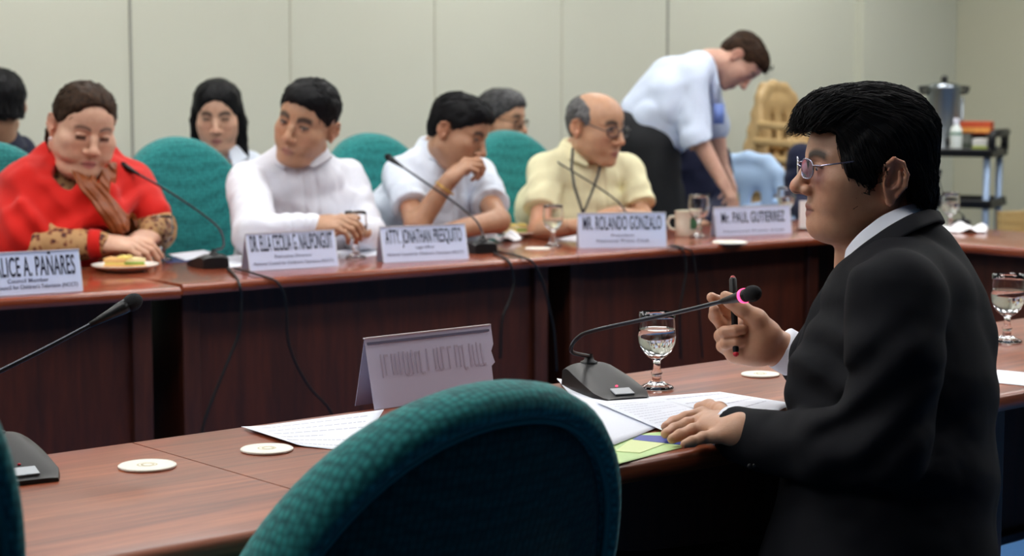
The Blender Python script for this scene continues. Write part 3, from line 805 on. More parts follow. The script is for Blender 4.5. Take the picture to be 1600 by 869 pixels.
# napkin heaps
def napkin(c, r, label, seed):
    rr = np.random.RandomState(seed); rows = []
    n = 22
    for i in range(n+1):
        row = []
        for j in range(n+1):
            u = (i/n-.5)*2; v = (j/n-.5)*2
            z = .004+.5*r*(abs(math.sin(u*3+seed)*math.cos(v*2.6+seed*.7))*.9+.25*math.sin(5*u+4*v+seed))*max(0, 1-.6*(u*u+v*v))
            row.append((c[0]+u*r*(1-.25*v*v), c[1]+v*r*(1-.25*u*u), .7505+max(z, .001)))
        rows.append(row)
    o = MB().grid(rows).build('paper_napkin', mat('tissue', lin(240, 240, 244), .85), None, solid=.0012); tag(o, label, 'napkin')
napkin(G(781, 376, .75), .075, 'crumpled white napkin behind the middle far microphone', 3)
napkin(G(1506, 362, .75), .085, 'crumpled white paper napkins on the far right table', 5)
# mug and white packet
p = G(1074, 369, .75); t = thing('mug', 'cream mug with a green emblem right of the bald man\'s name card', 'mug', p, 0)
MB().lathe([(0, 0), (.040, 0), (.043, .003), (.044, .05), (.045, .088), (.0465, .09), (.0445, .09), (.042, .05), (.041, .006), (0, .005)], 40).build('cup', mat('cream_ceramic', lin(232, 228, 210), .25, coat=.4), t, angle=50)
MB().tube([(-.043, .0, .07), (-.062, .005, .068), (-.070, .008, .048), (-.062, .005, .028), (-.043, 0, .022)], .005, 10).build('handle', mat('cream_ceramic2', lin(232, 228, 210), .25, coat=.4), t)
g = MB(); rows = []
for i in range(9):
    row = []
    for j in range(9):
        a = -PI/2+.50+(j-4)/4*.36; z = .048+(i-4)/4*.02*(1-.0*j)
        r_ = .0447; row.append((r_*math.cos(a), r_*math.sin(a), z))
    rows.append(row)
g.grid(rows); g.build('green_emblem', mat('emblem_green', lin(70, 120, 85), .4, noise=.4, nscale=90), t)
p = G(1262, 360, .75)
t = thing('menu_card', 'white upright card partly hidden by the suited man\'s lips', 'card', p, .3)
MB().box((0, 0, .055), (.07, .002, .11)).build('card', mat('bright_card', lin(238, 238, 236), .6), t, smooth=False)
MB().box((0, 0, .004), (.08, .03, .008)).build('stand', M['post'], t, smooth=False, bevel=.002)
# ------------------------------------------------------------------ office chairs
def make_chair(label, group, scale_w=1.0, ztop=1.11, mats=None, recline=.13, arms=True, seat_z=.47, bh=.60, hw=.255):
    mt = mats or (M['teal'], M['tealpipe'])
    t = thing('office_chair', label, 'chair', (0, 0, 0), 0, group)
    a = hw*scale_w; zc = ztop-.34; b1 = .34; b2 = bh-.34
    n = 72
    def outl(k):
        out = []
        for i in range(n):
            th = 2*PI*i/n; c, s = math.cos(th), math.sin(th)
            if s >= 0: y = a*math.copysign(abs(c)**.92, c); z = b1*s**.96
            else:
                z = -b2*abs(s)**.6; y = a*math.copysign(abs(c)**.62, c)*(1-.12*abs(s))
            out.append((y*k, z*k))
        return out
    def ring(k, x):
        r = []
        for y, z in outl(k):
            zz = zc+z
            r.append((-.24+x+.55*y*y-recline*(zz-.62), y, zz))
        return r
    def rings(prof, cap0=False, cap1=False):
        vs = []; fs = []
        for i, (k, x) in enumerate(prof): vs += ring(k, x)
        for i in range(len(prof)-1):
            for j in range(n): fs.append((i*n+j, i*n+(j+1) % n, (i+1)*n+(j+1) % n, (i+1)*n+j))
        return vs, fs
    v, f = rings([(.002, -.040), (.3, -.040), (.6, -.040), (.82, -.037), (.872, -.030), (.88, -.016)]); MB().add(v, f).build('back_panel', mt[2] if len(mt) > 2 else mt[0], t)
    v, f = rings([(.866, -.022), (.875, -.040), (.905, -.052), (.945, -.050), (.98, -.033), (1, -.004), (.995, .022), (.965, .046), (.91, .058), (.80, .064), (.5, .070), (.25, .072), (.002, .072)]); MB().add(v, f).build('back_cushion', mt[0], t)
    rg = ring(.878, -.042); MB().tube(rg+[rg[0]], .0045, 8, False).build('piping', mt[1], t)
    m = MB(); sv = []
    prof = [(.0, .075), (.75, .075), (.93, .065), (1, .035), (1, .005), (.95, -.015), (.8, -.02), (0, -.02)]
    k_ = 40; vs = []; fs = []
    for r, z in prof:
        for i in range(k_):
            th = 2*PI*i/k_; c, s = math.cos(th), math.sin(th)
            vs.append((.02+.25*max(r, .001)*math.copysign(abs(c)**.6, c), .26*max(r, .001)*math.copysign(abs(s)**.6, s), seat_z-.06+z-.015*(c > .5)))
    for i in range(len(prof)-1):
        for j in range(k_): fs.append((i*k_+j, i*k_+(j+1) % k_, (i+1)*k_+(j+1) % k_, (i+1)*k_+j))
    MB().add(vs, fs).build('seat', mt[0], t)
    MB().tube([(-.05, 0, seat_z-.08), (-.22, 0, seat_z-.09), (-.30, 0, seat_z), (-.305, 0, min(.66, ztop-.20))], [.022, .022, .02, .018], 10).build('back_bracket', M['black'], t)
    MB().tube([(0, 0, .10), (0, 0, .24), (0, 0, .241), (0, 0, seat_z-.08)], [.032, .032, .022, .022], 16).build('gas_column', M['black'], t)
    if arms:
        for s in (-1, 1):
            pts = [(-.10, s*.24, seat_z-.07), (-.13, s*.295, seat_z), (-.14, s*.305, .62), (-.09, s*.305, .665), (.05, s*.305, .675), (.13, s*.305, .655), (.15, s*.305, .60), (.10, s*.295, seat_z), (.07, s*.24, seat_z-.07)]
            q = MB().tube(pts, [.014, .016, .017, .02, .021, .02, .017, .016, .014], 10).build('armrest', M['black'], t)
    for i in range(5):
        an = 2*PI*i/5+.3; c, s = math.cos(an), math.sin(an)
        lg = MB().tube([(.02*c, .02*s, .12), (.16*c, .16*s, .105), (.30*c, .30*s, .075)], [.028, .022, .016], 8).build('leg', M['black'], t)
        w = MB(); w.lathe([(0, -.012), (.022, -.012), (.026, -.006), (.026, .006), (.022, .012), (0, .012)], 16)
        w2 = MB(); R = Matrix.Rotation(PI/2, 3, 'X')
        vs = [tuple(R @ Vector(p)) for p in w.v]; w2.add([(p[0]+.30*c, p[1]+.30*s, p[2]+.028) for p in vs], w.f)
        w2.build('caster', M['black'], lg)
    return t
def place_chair(t, px, py, z, fdir, pz=None):
    """put the top of the backrest at photo pixel (px,py) at distance z, facing fdir"""
    p = P(px, py, z); a = math.atan2(fdir[1], fdir[0])
    t.rotation_euler = (0, 0, a); off = V(math.cos(a), math.sin(a), 0)*.31
    t.location = (p[0]+off[0], p[1]+off[1], 0); return p[2]
GR = 'green upholstered chairs along the far table'
z2 = P(272, 213, 6.35)[2]
ch = make_chair('green chair standing empty between the shawled woman and the first man in white', None, 1.0, z2)
place_chair(ch, 272, 213, 6.35, FN)
c2 = copy_tree(ch); c2['label'] = 'green chair behind the man resting his chin on his hand, one black armrest showing'; place_chair(c2, 573, 204, 6.85, FN)
c3 = copy_tree(ch); c3['label'] = 'green chair behind the bald man, under the grey-haired man'; place_chair(c3, 786, 196, 7.3, FN)
c4 = copy_tree(ch); c4['label'] = 'green chair at the left edge behind the woman in the red shawl'; place_chair(c4, -28, 217, 5.9, FN)
for c in (ch, c2, c3, c4): c['group'] = GR
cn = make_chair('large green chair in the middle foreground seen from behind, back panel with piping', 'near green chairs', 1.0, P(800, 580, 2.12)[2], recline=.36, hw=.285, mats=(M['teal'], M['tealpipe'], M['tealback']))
place_chair(cn, 732, 567, 2.08, -NN+NT_*.0)
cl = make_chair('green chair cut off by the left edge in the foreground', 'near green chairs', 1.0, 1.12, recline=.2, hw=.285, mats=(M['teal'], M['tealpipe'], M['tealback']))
place_chair(cl, -425, 362, 1.547, -NN)
# the suited man's chair : black, low back
cm = make_chair('black chair under the man in the black suit', None, .9, .60, mats=(mat('black_fabric', lin(26, 28, 32), .9, bump=.4, bscale=500), M['black']), recline=.05, arms=False, seat_z=.45, bh=.36)
mc = P(1400, 800, 2.66); cm.location = (mc[0]+.03, mc[1], 0); cm.rotation_euler = (0, 0, math.radians(165))

# ------------------------------------------------------------------ moulded plastic chairs
def plastic_chair_sdf(slots=True):
    S = SDF()
    for s in (-1, 1):
        S.cap((.20, s*.20, 0), (.19, s*.215, .42), .022, .024, .01); S.cap((-.26, s*.21, 0), (-.20, s*.205, .42), .022, .024, .01)
        S.cap((-.20, s*.205, .42), (-.25, s*.19, .62), .026, .022, .015); S.cap((.19, s*.235, .42), (.16, s*.245, .63), .018, .018, .01)
        S.cap((.17, s*.245, .635), (-.23, s*.235, .66), .02, .02, .01)
        S.cap((-.25, s*.20, .62), (-.29, s*.15, .80), .022, .022, .02)
    S.box((-.01, 0, .42), (.21, .215, .014), .012, .015)
    S.chain([(-.29, -.15, .79), (-.305, -.09, .845), (-.31, 0, .86), (-.305, .09, .845), (-.29, .15, .79)], [.028]*5, .02)
    S.chain([(-.25, -.18, .56), (-.265, 0, .55), (-.25, .18, .56)], [.02]*3, .02)
    for y in (-.105, 0, .105): S.cap((-.262, y, .56), (-.302, y, .82), .026, .034, .02, sq=.45, n=(1, 0, .1))
    S.cap((-.285, -.12, .77), (-.285, .12, .77), .030, .030, .03, sq=.4, n=(1, 0, 0))
    return S
blue = mat('pale_blue_plastic', lin(178, 206, 240), .35, spec=.4)
tan = mat('tan_plastic', lin(186, 156, 108), .45, noise=.05, nscale=8)
pcs = plastic_chair_sdf()
def plastic(label, m, p, rz, group=None, z=0):
    t = thing('plastic_chair', label, 'chair', (p[0], p[1], z), rz, group)
    o = pcs.build('moulded_shell', m, .007); o.parent = t
    return t
p = P(1142, 300, 8.7); bc = plastic('pale blue plastic chair behind the farthest name card on the long table', blue, (p[0]-.05, p[1], 0), math.radians(240)); bc.scale = (1.08, 1.08, 1.09)
p = P(1183, 300, 9.5)
bc2 = copy_tree(bc); bc2['label'] = 'pale blue plastic chair partly hidden behind the suited man\'s forehead'; p2 = P(1262, 300, 8.9); bc2.location = (p2[0]+.02, p2[1], 0); bc2.rotation_euler = (0, 0, math.radians(235))
p = P(1256, 300, 9.7); tn = plastic('tan plastic chair, lowest of the stack by the back wall', tan, p, math.radians(-42), 'stacked tan chairs')
for i, lb in enumerate(['second tan plastic chair from the bottom of the stack', 'third tan plastic chair from the bottom of the stack', 'fourth tan plastic chair of the stack by the wall', 'fifth tan plastic chair of the stack by the wall', 'topmost tan plastic chair of the stack by the wall']):
    c = copy_tree(tn); c['label'] = lb; c.location.z = .085*(i+1); c.location.x += .016*(i+1); c.location.y -= .014*(i+1)

# wooden stand at the right edge
p = P(1600, 338, 9.6)
t = thing('wooden_chair', 'pale wooden chair back at the far right edge', 'chair', (p[0], p[1], 0), math.radians(25))
wd = wood_mat('pale_pine', lin(170, 140, 88), lin(190, 160, 104), lin(205, 178, 122), .5, .1)
m = MB(); m.box((0, 0, .56), (.34, .02, .16)); m.build('backrest', wd, t, smooth=False, bevel=.01)
for s in (-1, 1): MB().box((s*.15, 0, .32), (.035, .035, .64)).build('leg', wd, t, smooth=False, bevel=.004); MB().box((s*.15, -.34, .2), (.035, .035, .4)).build('leg', wd, t, smooth=False, bevel=.004)
MB().box((0, -.17, .41), (.36, .38, .03)).build('seat', wd, t, smooth=False, bevel=.008)

# service cart
ZC = 10.2
sq = F/ZC
pc = P(1507, 240, ZC)
crz = math.radians(-25)
ct = thing('service_cart', 'black two-shelf service cart with steel posts by the right wall', 'cart', (pc[0]-.02, pc[1], 0), crz)
def tray(z, name):
    m = MB(); w, d = .62, .40
    m.box((0, 0, z), (w, d, .02))
    for s in (-1, 1): m.box((0, s*d/2, z+.02), (w+.02, .02, .06)); m.box((s*w/2, 0, z+.02), (.02, d+.02, .06))
    m.build(name, M['black'], ct, smooth=False, bevel=.008)
tw = 118/sq
def tray2(z, name, w):
    m = MB(); d = .42
    m.box((0, 0, z), (w, d, .02))
    for s in (-1, 1): m.box((0, s*d/2, z+.012), (w+.02, .02, .045)); m.box((s*w/2, 0, z+.012), (.02, d+.02, .045))
    m.build(name, M['black'], ct, smooth=False, bevel=.008)
zt = P(1500, 240, ZC)[2]; zl = P(1500, 318, ZC)[2]; CWD = .40
tray2(zt, 'top_shelf', CWD); tray2(zl, 'middle_shelf', CWD); tray2(.15, 'bottom_shelf', CWD)
for sx in (-1, 1):
    for sy in (-1, 1):
        MB().tube([(sx*CWD*.44, sy*.18, .08), (sx*CWD*.44, sy*.18, zt)], .019, 12).build('post', mat('blue_steel', lin(150, 170, 200), .4, metal=.5), ct)
        w = MB(); w.ball((sx*CWD*.44, sy*.18, .045), (.045, .018, .045), 14); w.build('caster', M['black'], ct)
MB().tube([(CWD/2, -.19, zt+.02), (CWD/2, -.19, zt+.10), (CWD/2+.01, -.19, zt+.115), (CWD/2+.01, .19, zt+.115), (CWD/2, .19, zt+.10), (CWD/2, .19, zt+.02)], .022, 10).build('push_handle', M['black'], ct)
# urn
pu = P(1474, 236, ZC-.0); s_ = 1/sq
u = thing('coffee_urn', 'tall steel coffee urn with black handles on the cart', 'urn', (pc[0]-.155*1.0+.04, pc[1]+.02, zt+.01), 0)
r = 26*s_; h = 100*s_
MB().lathe([(0, 0), (r, 0), (r, .02), (r*.96, .03), (r*.96, h-.015), (r*1.0, h-.01), (r*1.0, h), (0, h)], 40).build('body', M['steelblue'], u, angle=50)
MB().lathe([(r*1.02, h), (r*1.02, h+.008), (r*.7, h+.022), (0, h+.026)], 40).build('lid', M['chrome'], u)
MB().lathe([(0, h+.024), (.012, h+.024), (.020, h+.045), (.014, h+.062), (0, h+.064)], 20).build('lid_knob', M['black'], u)
for s in (-1, 1): MB().tube([(s*r*.98, 0, h-.03), (s*(r+.035), 0, h-.025), (s*(r+.045), 0, h-.005), (s*r*.98, 0, h-.0)], .011, 8).build('handle', M['black'], u)
MB().tube([(0, -r*.95, .07), (0, -r-.04, .07), (0, -r-.045, .04)], .011, 10).build('spigot', M['black'], u)
MB().tube([(r*1.05, -.02, .02), (r*1.05, -.02, h*.85)], .008, 8).build('sight_glass', M['chrome'], u)
# bottle
pb = P(1492, 236, ZC-.12)
b = thing('plastic_bottle', 'white plastic bottle in front of the coffee urn', 'bottle', (pb[0]+.0, pb[1]-.02, zt+.01), 0)
MB().lathe([(0, 0), (.030, 0), (.032, .006), (.032, .12), (.026, .135), (.014, .150), (.014, .16), (0, .16)], 24).build('body', mat('milky_plastic', lin(225, 232, 228), .3), b)
MB().lathe([(.016, .155), (.016, .185), (0, .186)], 20).build('cap', mat('cap_white', lin(220, 220, 235), .4), b)
MB().lathe([(.0328, .095), (.0328, .110)], 24).build('label_band', mat('green_band', lin(110, 150, 130), .5), b)
# boxes
def pack(name, label, px, py, w, hgt, col, band, dy=0, z0=None, grp=None):
    p = P(px, py, ZC-.05); t = thing(name, label, 'box', (p[0], p[1]+dy, z0), crz, grp)
    MB().box((0, 0, hgt/2), (w, .10, hgt)).build('carton', mat(name+'_card', col, .55, noise=.1, nscale=30), t, smooth=False, bevel=.003)
    MB().box((0, -.0515, hgt*.3), (w*.98, .002, hgt*.4)).build('printed_band', mat(name+'_band', band, .5, noise=.3, nscale=50), t, smooth=False)
pack('green_tea_box', 'white and green carton at the front of the cart', 1531, 236, .105, .075, lin(215, 215, 210), lin(160, 175, 60), -.08, zt+.01)
pack('grey_carton', 'grey carton behind the white bottle on the cart', 1512, 236, .07, .10, lin(120, 125, 118), lin(80, 90, 80), .05, zt+.01)
pack('orange_tea_box', 'red and orange carton on top of the others on the cart', 1527, 236, .165, .065, lin(196, 78, 40), lin(220, 150, 70), .02, zt+.112)
pack('dark_carton', 'dark carton under the red one on the cart', 1532, 236, .12, .10, lin(60, 62, 56), lin(90, 88, 60), .10, zt+.01)
# small hook on the wall
q = wall_hit(1200); q2 = P(1200, 107, q[1]-.03)
t = thing('wall_hook', 'small dark fixture on the back wall right of the bending man', 'hook', (q2[0], q2[1], q2[2]), math.radians(43.9))
MB().box((0, .02, 0), (.03, .03, .05)).build('plate', M['black'], t, smooth=False, bevel=.006)
MB().tube([(0, 0, 0), (0, -.03, -.005), (0, -.035, .015)], .006, 8).build('peg', M['black'], t)
# ------------------------------------------------------------------ heads, hands, clothes
SK = {'fg': (.62, .34, .215), 'pale': (.66, .385, .265), 'tan': (.54, .30, .18), 'brown': (.44, .23, .135), 'pink': (.62, .36, .27)}
def head(S, fr, fat=0.0, fz=(1.0, 0.0), nose=1.0, jaw=1.0, res='far', ear=1.0, fem=0):
    k, o = fr.k, 0
    zf = lambda z: z*fz[0]+fz[1]
    S.ell((-.010, 0, .042), (.095, .075, .080), .01, fr=fr)
    S.ell((.030, 0, .045), (.062, .060, .060), .03, fr=fr)
    S.ell((.028, 0, zf(-.022)), (.062, .058+fat*.4, .078), .03, fr=fr)
    for s in (-1, 1):
        S.ell((.052, s*(.040+fat*.4), zf(-.014)), (.030, .025+fat*.3, .024), .02, fr=fr)
        S.ell((.056, s*(.030+fat*.5), zf(-.050)), (.026+fat*.3, .022+fat*.5, .026), .02, fr=fr)
        S.cap((-.012, s*(.052+fat*.5), zf(-.050)), (.058, s*.022*jaw, zf(-.092)), .018+fat*.3, .018, .02, fr=fr)
        S.cap((.084, s*.013, zf(.032)), (.070, s*.046, zf(.031)), .0075, .007, .012, fr=fr)
    for s in (-1, 1): S.ell((.022, s*.040, zf(-.030)), (.042, .026+fat*.5, .040), .025, fr=fr)
    S.ell((.072, 0, zf(-.094)), (.021, .024*jaw, .017), .015, fr=fr)
    S.ell((.064, 0, zf(-.062)), (.030, .033, .036), .015, fr=fr)
    if fat > 0: S.ell((.030, 0, zf(-.096)), (.045+fat, .045+fat, .022+fat*.6), .02, fr=fr)
    for s in (-1, 1):
        S.ell((.098, s*.033, zf(.012)), (.016, .019, .0115), .012, 's', fr)
        S.ell((.0735, s*.032, zf(.011)), (.0155, .0165, .0125), .003, fr=fr)
        S.cap((.0865, s*.022, zf(.0165)), (.0855, s*.045, zf(.0155)), .003, .0025, .003, fr=fr)
    n = nose
    S.chain([(.088, 0, zf(.022)), (.097*1, 0, zf(.006)), (.108+.002*n, 0, zf(-.018))], [.0075, .0085, .0105*n], .008, fr)
    S.ell((.1075+.003*n, 0, zf(-.024)), (.0125*n, .0125*n, .0105*n), .006, fr=fr)
    for s in (-1, 1):
        S.ell((.0985, s*.0135*n, zf(-.029)), (.0105, .0085*n, .0085), .005, fr=fr)
        S.ell((.1045, s*.0070*n, zf(-.0385)), (.005, .0032, .0035), .002, 's', fr)
    S.cap((.088, -.017, zf(-.0615)), (.0905, 0, zf(-.0580)), .0055, .0075, .004, fr=fr); S.cap((.088, .017, zf(-.0615)), (.0905, 0, zf(-.0580)), .0055, .0075, .004, fr=fr)
    S.cap((.0865, -.014, zf(-.0705)), (.089, 0, zf(-.0715)), .0060, .0082, .004, fr=fr); S.cap((.0865, .014, zf(-.0705)), (.089, 0, zf(-.0715)), .0060, .0082, .004, fr=fr)
    S.chain([(.093, -.024, zf(-.0655)), (.1005, 0, zf(-.0645)), (.093, .024, zf(-.0655))], [.0016, .0024, .0016], .003, fr, mode='s')
    for s in (-1, 1):
        e = ear; R = np.array(Matrix.Rotation(math.radians(-14), 3, 'Y') @ Matrix.Rotation(math.radians(s*20), 3, 'Z'))
        S.cap((-.016, s*.068, .004), (-.018, s*.0780, .004), .015*e, .017*e, .004, fr=fr)
        S.cap((-.010, s*.066, -.012), (-.013, s*.078, -.022), .009, .006, .004, fr=fr)
        S.ell((-.018, s*.0840, .004), (.0175*e, .0055, .030*e), .003, fr=fr, R=R)
        rim = [(-.001, s*.0800, .010), (-.003, s*.0860, .025), (-.014, s*.0920, .034), (-.028, s*.091, .028), (-.035, s*.091, .012), (-.032, s*.0920, -.004), (-.022, s*.0870, -.017), (-.012, s*.0820, -.026)]
        S.chain([(x, y, z*e) for x, y, z in rim], [.0032, .0034, .0036, .0038, .0036, .0034, .0032, .003], .003, fr)
        S.ell((-.017, s*.0930, .012), (.0115*e, .0085, .0165*e), .003, 's', fr, R=R)
        S.ell((-.009*e, s*.0920, .000), (.0075, .010, .0085), .003, 's', fr)
        S.chain([(-.024, s*.0900, .018), (-.024, s*.0905, .004), (-.018, s*.0870, -.008)], [.0028, .003, .0028], .003, fr)
        S.cap((-.003, s*.0820, -.004), (-.005, s*.0830, .005), .0038, .003, .003, fr=fr)
        S.ell((-.012, s*.0830, -.025*e), (.0080, .0042, .0085), .003, fr=fr)
def face_color(fr, base, lips=(.45, .16, .13), brow=(.03, .022, .018), fz=(1., 0.), browk=1.0, fem=0, beard=0, lash=True, lipw=1.0, grey=None, lashk=1.0, lashz=.0150):
    base = V(*base)
    zf = lambda z: z*fz[0]+fz[1]
    def f(v):
        q = fr.loc(v); c = np.tile(base, (len(v), 1)); x, y, z = q[:, 0], q[:, 1], q[:, 2]; ay = np.abs(y)
        def mix(w, col): c[:] = c*(1-w[:, None])+V(*col)*w[:, None]
        sm = lambda t: np.clip(t, 0, 1)
        front = sm((x-.045)/.02)
        # cheeks, nose and ears are pinker
        mix(.30*np.exp(-((ay-.042)/.02)**2-((z-zf(-.022))/.022)**2)*front, base*V(1.12, .80, .78))
        mix(.35*np.exp(-((ay)/.016)**2-((z-zf(-.026))/.014)**2)*sm((x-.09)/.01), base*V(1.12, .78, .76))
        mix(.40*sm((ay-.074)/.006)*np.exp(-((x+.01)/.03)**2), base*V(1.12, .78, .74))
        d = np.sqrt((y/(.023*lipw))**2+((z-zf(-.0645))/(.0125*(.7+.3*fz[0])))**2)
        mix(sm((1.0-d)/.25)*sm((x-.078)/.006)*.85, lips)
        d = np.abs(z-zf(-.0645)+.02*ay)/.0022; mix(sm(1.2-d)*sm((.025-ay)/.004)*sm((x-.078)/.006)*.8, (.10, .03, .028))
        bz = zf(.0325)+.006*np.sin(np.clip((ay-.012)/.04, 0, 1)*PI)-.0
        w = sm(1.5-np.abs(z-bz)/(.0042*browk))*sm((ay-.010)/.004)*sm((.056-ay)/.008)*sm((x-.055)/.01); mix(w*.92, brow)
        if lash:
            ez = zf(lashz)+.0015*np.sin((ay-.020)/.026*PI)
            w = sm(1.6-np.abs(z-ez)/(.0018*lashk))*sm((ay-.018)/.003)*sm((.048-ay)/.003)*sm((x-.06)/.01); mix(w*.9, (.015, .01, .01))
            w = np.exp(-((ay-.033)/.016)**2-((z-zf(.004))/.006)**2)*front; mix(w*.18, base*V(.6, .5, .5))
        w = sm((.005-np.sqrt(((ay-.0075)/1.1)**2+((z-zf(-.036))*.9)**2))/.0025)*sm((x-.096)/.004); mix(w*.8, (.06, .02, .015))
        if beard:
            w = sm((zf(-.035)-z)/.01)*front*beard; mix(w, base*V(.72, .72, .75))
        if grey is not None: mix(grey[1]*sm((z-.03)/.02), grey[0])
        return c
    return f
def eyes(fr, parent, fz=(1., 0.), gaze=(0, 0), op=1.0, name='eye'):
    zf = lambda z: z*fz[0]+fz[1]
    for s in (-1, 1):
        c = fr.w((.0788, s*.032, zf(.0112)))
        m = MB().ball(c, (.0115*fr.k, .0118*fr.k, .0052*op*fr.k), 16, R=fr.R); e = m.build(name, M['eye'], parent, world=True)
        g = fr.w((.0788+.0093, s*.032+gaze[0]*.006, zf(.0112)+gaze[1]*.003))
        MB().ball(g, (.0028*fr.k, .0050*fr.k, .0046*min(op, 1)*fr.k), 14, R=fr.R).build('iris', M['iris'], e, world=True)

def in_poly(poly, x, y):
    poly = np.asarray(poly, float); d = np.full(len(x), 1e9); ins = np.zeros(len(x), bool); n = len(poly)
    for i in range(n):
        a = poly[i]; b = poly[(i+1) % n]; e = b-a; wx = x-a[0]; wy = y-a[1]
        t = np.clip((wx*e[0]+wy*e[1])/(e@e), 0, 1); d = np.minimum(d, np.hypot(wx-t*e[0], wy-t*e[1]))
        c = ((a[1] <= y) & (b[1] > y)) | ((b[1] <= y) & (a[1] > y))
        xx = a[0]+(y-a[1])/(b[1]-a[1]+1e-12)*(b[0]-a[0]); ins ^= c & (x < xx)
    return np.where(ins, -d, d)
def hair_sdf(fr, prims, skin_poly, round_=.003, amp=.0018, freq=(60, 60, 260), comb=None, extra=None, seed=3, k=.02, arch=5.0):
    """prims = ellipsoids (c, r) ; skin_poly = side-view polygon (x,z) where no hair grows"""
    S = SDF()
    for p in prims:
        if len(p) == 2: S.ell(p[0], p[1], k, fr=fr)
        else: S.cap(p[0], p[1], p[2], p[3], k, fr=fr)
    if skin_poly:
        def f(P_):
            q = fr.loc(P_); wob = .0035*vnoise(q*V(90, 90, 30), 1, seed)
            return (in_poly(skin_poly, q[:, 0], q[:, 2]+arch*q[:, 1]**2*(q[:, 0] > .03))+wob)*fr.k
        S.fn(f, fr.c, 1e9, round_, 's')
    for e in (extra or []): S.ell(e[0], e[1], .006, 's', fr)
    def disp(P_):
        q = fr.loc(P_); 
        a = (comb(q) if comb is not None else np.tile(V(1, 0, 0), (len(q), 1)))
        # streaks: noise squeezed across the combing direction
        w = vnoise(np.stack([q[:, 0]*freq[0], q[:, 1]*freq[2]*.6, q[:, 2]*freq[1]], 1), 1, seed)+.5*vnoise(np.stack([q[:, 0]*freq[0]*2, q[:, 1]*freq[2], q[:, 2]*freq[1]*2], 1), 1, seed+1)
        return amp*w*fr.k
    S.disp = disp
    return S
def strands(S, fr, comb, n, length, rad, name_parent, m, start_filter=None, steps=9, lift=.0015, seed=5, h=.006, end_free=0, droop=(0, 0, 0)):
    v, q = S.surf(h); rs = np.random.RandomState(seed)
    if start_filter is not None:
        ok = start_filter(fr.loc(v)); v = v[ok]
    if not len(v): return None
    idx = rs.choice(len(v), n, replace=len(v) < n); p = v[idx]+rs.normal(0, .001, (n, 3))
    path = [p.copy()]; L = length*(.6+.8*rs.rand(n))
    jit = rs.normal(0, .12, (n, 3))
    for s in range(steps):
        l = fr.loc(p); d = comb(l)+jit; d = (d@fr.R.T)
        g = S.grad(p); d = d-g*(d*g).sum(1)[:, None]*.96; d /= np.linalg.norm(d, axis=1, keepdims=True)+1e-9
        p = p+d*(L/steps)[:, None]
        if s < steps-end_free:
            dist = S.ev(p); p = p-g*np.clip(dist-lift*(.2+rs.rand(n)), -.01, .01)[:, None]
        else: p = p+V(*droop)[None]*(L/steps)[:, None]
        path.append(p.copy())
    path = np.stack(path, 1)
    mb = MB()
    k = 4; V_ = []; Fs = []; base = 0
    for i in range(n):
        pts = path[i]; m_ = len(pts)
        t = np.gradient(pts, axis=0); t /= np.linalg.norm(t, axis=1, keepdims=True)+1e-9
        u = np.cross(t, V(.3, .5, .8)); u /= np.linalg.norm(u, axis=1, keepdims=True)+1e-9; w = np.cross(t, u)
        rr = rad*(.6+.8*rs.rand())*np.sin(np.linspace(.35, PI*.97, m_))
        for a in range(k):
            an = 2*PI*a/k; V_.append(pts+rr[:, None]*(math.cos(an)*u+math.sin(an)*w))
        for a in range(k):
            for j in range(m_-1):
                A = base+a*m_+j; Bq = base+((a+1) % k)*m_+j; Fs.append((A, A+1, Bq+1, Bq))
        base += k*m_
    V_ = np.concatenate(V_)
    me = bpy.data.meshes.new('hair_strands'); me.from_pydata(V_.tolist(), [], Fs); me.materials.append(m)
    me.polygons.foreach_set('use_smooth', [True]*len(me.polygons))
    return link('hair_strands', me, name_parent, True)
def hair_mat(name, col, rough=.38, spec=.35, col2=None):
    t = NT(name); t.set(Roughness=rough); t.b.inputs['Specular IOR Level'].default_value = spec
    co = t.new('TexCoord'); nz = t.new('TexNoise'); nz.inputs['Scale'].default_value = 90; nz.inputs['Detail'].default_value = 4; t.l(co.outputs['Object'], nz.inputs[0])
    cr = t.new('ValToRGB'); cr.color_ramp.elements[0].position = .35; cr.color_ramp.elements[0].color = col; cr.color_ramp.elements[1].position = .7; cr.color_ramp.elements[1].color = col2 or tuple(min(1, c*1.8) for c in col[:3])+(1,)
    t.l(nz.outputs[0], cr.inputs[0]); t.l(cr.outputs[0], t.b.inputs['Base Color'])
    return t.m
HB = hair_mat('hair_black', lin(11, 11, 13), .6, .18, lin(20, 20, 23))
HBR = hair_mat('hair_brown', lin(34, 22, 14), .6, .15, lin(66, 44, 28))
HG = hair_mat('hair_grey', lin(70, 70, 72), .5, .3, lin(120, 118, 118))
HGB = hair_mat('hair_greying', lin(40, 40, 42), .5, .3, lin(92, 92, 94))

